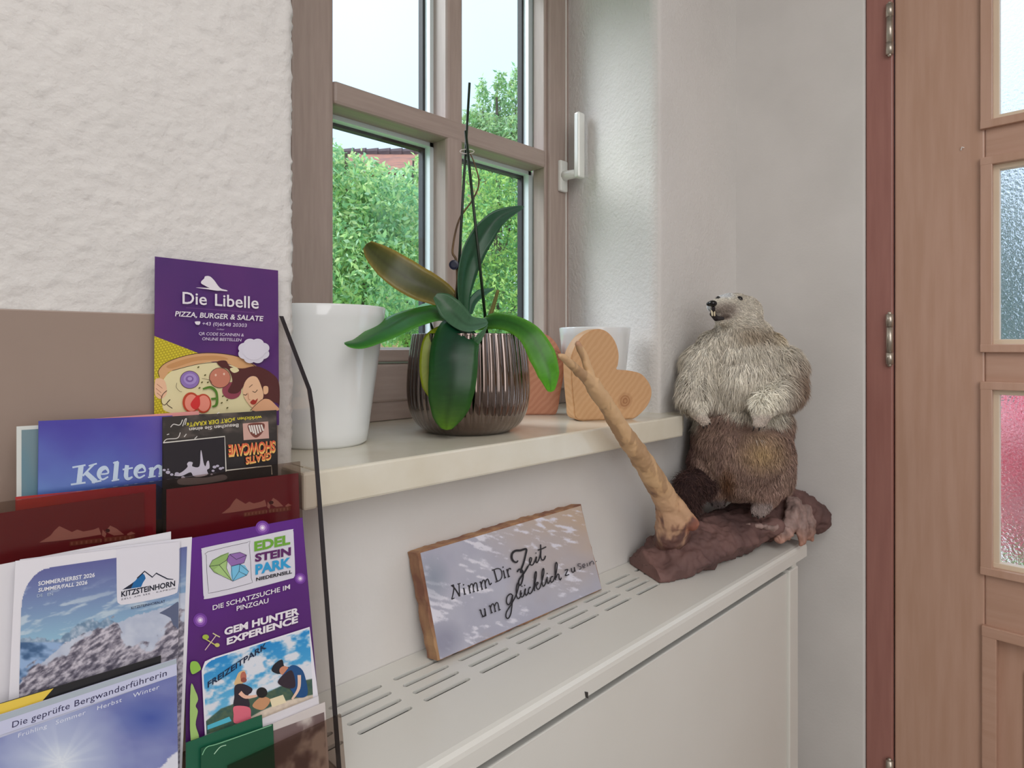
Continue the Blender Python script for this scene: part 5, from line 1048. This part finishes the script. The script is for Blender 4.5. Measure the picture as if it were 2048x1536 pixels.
# fur: real strands
Tn = [p.vertices[:] for p in mme.polygons]; tri = []
for f in Tn: tri.append((f[0], f[1], f[2])); (tri.append((f[0], f[2], f[3])) if len(f) == 4 else None)
tri = np.array(tri); A = MV[tri[:, 0]]; B = MV[tri[:, 1]]; Cc = MV[tri[:, 2]]; cr_ = np.cross(B-A, Cc-A); ar = np.linalg.norm(cr_, axis=1)
NF = 105000
ctr = (A+B+Cc)/3; cam_d = np.array([CA, SA, 0]); face = (cr_/(ar[:, None]+1e-12))
idx = rng.choice(len(tri), NF, p=ar/ar.sum()); r1_ = rng.random(NF)**.5; r2_ = rng.random(NF)
Pp = A[idx]*(1-r1_)[:, None]+B[idx]*(r1_*(1-r2_))[:, None]+Cc[idx]*(r1_*r2_)[:, None]; Nn = face[idx]
U, Vv = proj(Pp); rightv = np.array([SA, -CA, 0])
ctrU = 1482; flow = np.zeros((NF, 3)); flow[:, 2] = -1.0; flow += rightv*(np.clip((U-ctrU)/120, -1, 1)*.35)[:, None]
flow += rng.normal(size=(NF, 3))*.22+np.stack([fbm(U/18, Vv/18, 2, s_)-.5 for s_ in (1, 2, 3)], 1)*.9
hd = (Vv < 655)
flow[hd] = (rightv*.9+np.array([0, 0, -.35]))[None]+rng.normal(size=(hd.sum(), 3))*.15
T_ = flow-Nn*(flow*Nn).sum(1)[:, None]; T_ /= np.linalg.norm(T_, axis=1)[:, None]+1e-9
L = np.interp(Vv, [585, 620, 660, 700, 760, 840, 870, 980, 1010, 1040], [.0045, .005, .012, .022, .027, .025, .014, .013, .007, .003])
face_m = (U < 1475) & (Vv < 652); L = np.where(face_m, .0042, L); paw = ((Vv > 822) & (Vv < 860) & ((np.abs(U-1404) < 16) | (np.abs(U-1524) < 16)) & ((Pp@cam_d) < 1.15)); L = np.where(paw, .0035, L); pz = Pp@cam_d; L = np.where((Vv > 800) & (Vv < 870) & (pz < 1.17), np.minimum(L, np.interp(Vv, [800, 815, 828, 840], [.02, .012, .006, .0028])), L)
L = L*rng.uniform(.55, 1.2, NF); W0 = np.where(L > .012, .00060, .00042)*rng.uniform(.7, 1.3, NF)
sd = np.cross(T_, Nn)+rng.normal(size=(NF, 3))*.4; sd /= np.linalg.norm(sd, axis=1)[:, None]; sd *= W0[:, None]
lift = rng.uniform(.15, .5, NF)[:, None]
p1 = Pp+(Nn*lift+T_*(1-lift))*(L*.5)[:, None]; p2 = p1+(Nn*lift*.25+T_*.95+np.array([0, 0, -.12]))*(L*.55)[:, None]
FV = np.stack([Pp-sd, Pp+sd, p1+sd*.8, p1-sd*.8, p2], 1).reshape(-1, 3); FV = mclamp(FV)
I = np.arange(NF)*5; Ft = np.concatenate([np.stack([I, I+1, I+2], 1), np.stack([I, I+2, I+3], 1), np.stack([I+3, I+2, I+4], 1)])
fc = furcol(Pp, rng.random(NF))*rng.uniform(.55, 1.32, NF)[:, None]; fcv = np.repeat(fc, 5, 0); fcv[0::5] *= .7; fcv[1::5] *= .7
fme = raw_mesh('fur', FV, Ft, fcv); fur = link('fur', fme, mat_attr('marmot_fur', .7, 0, 0, 1, .25), mar); tag(fur, kind='stuff')
M_black = mat('glossy_black', (16, 14, 16), .15); M_claw = mat('dark_claw', (46, 38, 34), .35); M_tooth = mat('yellowed_incisor', (214, 200, 170), .4)
bm = bmesh.new(); p = PC(1425, 607, 1.1475); ellipsoid(bm, p, (.0085, .0085, .0062), 3); ellipsoid(bm, PC(1418, 608, 1.1495), (.005, .005, .0045), 2); obj('nose', bm, M_black, mar, True)
bm = bmesh.new(); chain(bm, [(PC(1427, 616, 1.1475), .0032), (PC(1425, 628, 1.155), .0052), (PC(1432, 637, 1.158), .0052), (PC(1446, 637, 1.158), .003)], 2); obj('mouth', bm, mat('dark_mouth', (34, 26, 28), .5), mar, True)
for dx in (-2.4, 2.2):
    bm = bmesh.new(); chain(bm, [(PC(1426+dx, 621, 1.150), .0019), (PC(1427+dx, 631, 1.147), .0015)], 2); obj('tooth', bm, M_tooth, mar, True)
bm = bmesh.new(); ellipsoid(bm, PC(1479, 598.5, 1.182), .0062, 3); obj('eye', bm, M_black, mar, True)
bm = bmesh.new(); ellipsoid(bm, PC(1436, 597, 1.172), .0045, 3); obj('eye', bm, M_black, mar, True)
for (u, v, z, du, dv) in ((1412, 850, 1.126, 3, 7), (1418, 845, 1.124, 3, 6), (1406, 852, 1.130, 2, 6), (1510, 852, 1.106, -5, 11), (1520, 854, 1.104, -3, 9), (1529, 850, 1.108, -1, 7), (1505, 1030, 1.196, -1, 6), (1516, 1033, 1.192, 0, 6), (1527, 1031, 1.192, 1, 6), (1425, 1008, 1.245, -1, 5), (1436, 1010, 1.243, 0, 5), (1448, 1009, 1.243, 1, 5)):
    bm = bmesh.new(); tube(bm, [PC(u, v-2, z), PC(u+du*.5, v+dv*.5, z-.003), PC(u+du, v+dv, z)], [.0021, .0015, .0003], 8); obj('claw', bm, M_claw, mar, True)
# tail, hanging behind at the left
bm = bmesh.new(); chain(bm, [(PC(1410, 965, 1.22), .030), (PC(1378, 972, 1.185), .028), (PC(1370, 988, 1.18), .025), (PC(1378, 1010, 1.185), .024)], 2, .5); tme = remesh('tail', bm, .004, 2); TV = roughen(tme, .004, 40, 2, mclamp); setcol(tme, np.tile(np.array(lin((58, 44, 44))), (len(TV), 1))); link('tail', tme, mat_attr('marmot_hide', .9), mar, True)
nt_ = 5000; ti = rng.integers(0, len(TV), nt_); TN = np.zeros(len(TV)*3, np.float32); tme.vertices.foreach_get('normal', TN); TN = TN.reshape(-1, 3)[ti]; P0 = TV[ti]+rng.normal(size=(nt_, 3))*.002
fl_ = np.array([0, 0, -1.])+rng.normal(size=(nt_, 3))*.4; dd = fl_*.6+TN*.5; dd /= np.linalg.norm(dd, axis=1)[:, None]; s2 = np.cross(dd, rng.normal(size=(nt_, 3))); s2 /= np.linalg.norm(s2, axis=1)[:, None]; s2 *= .0005
tip = P0+dd*rng.uniform(.008, .017, nt_)[:, None]; VV = mclamp(np.stack([P0-s2, P0+s2, tip], 1).reshape(-1, 3)); J = np.arange(nt_)*3
tf = link('tail_fur', raw_mesh('tail_fur', VV, np.stack([J, J+1, J+2], 1), np.repeat(np.array(lin((84, 62, 58)))*rng.uniform(.6, 1.3, nt_)[:, None], 3, 0)), mat_attr('marmot_fur', .7), mar); tag(tf, kind='stuff')
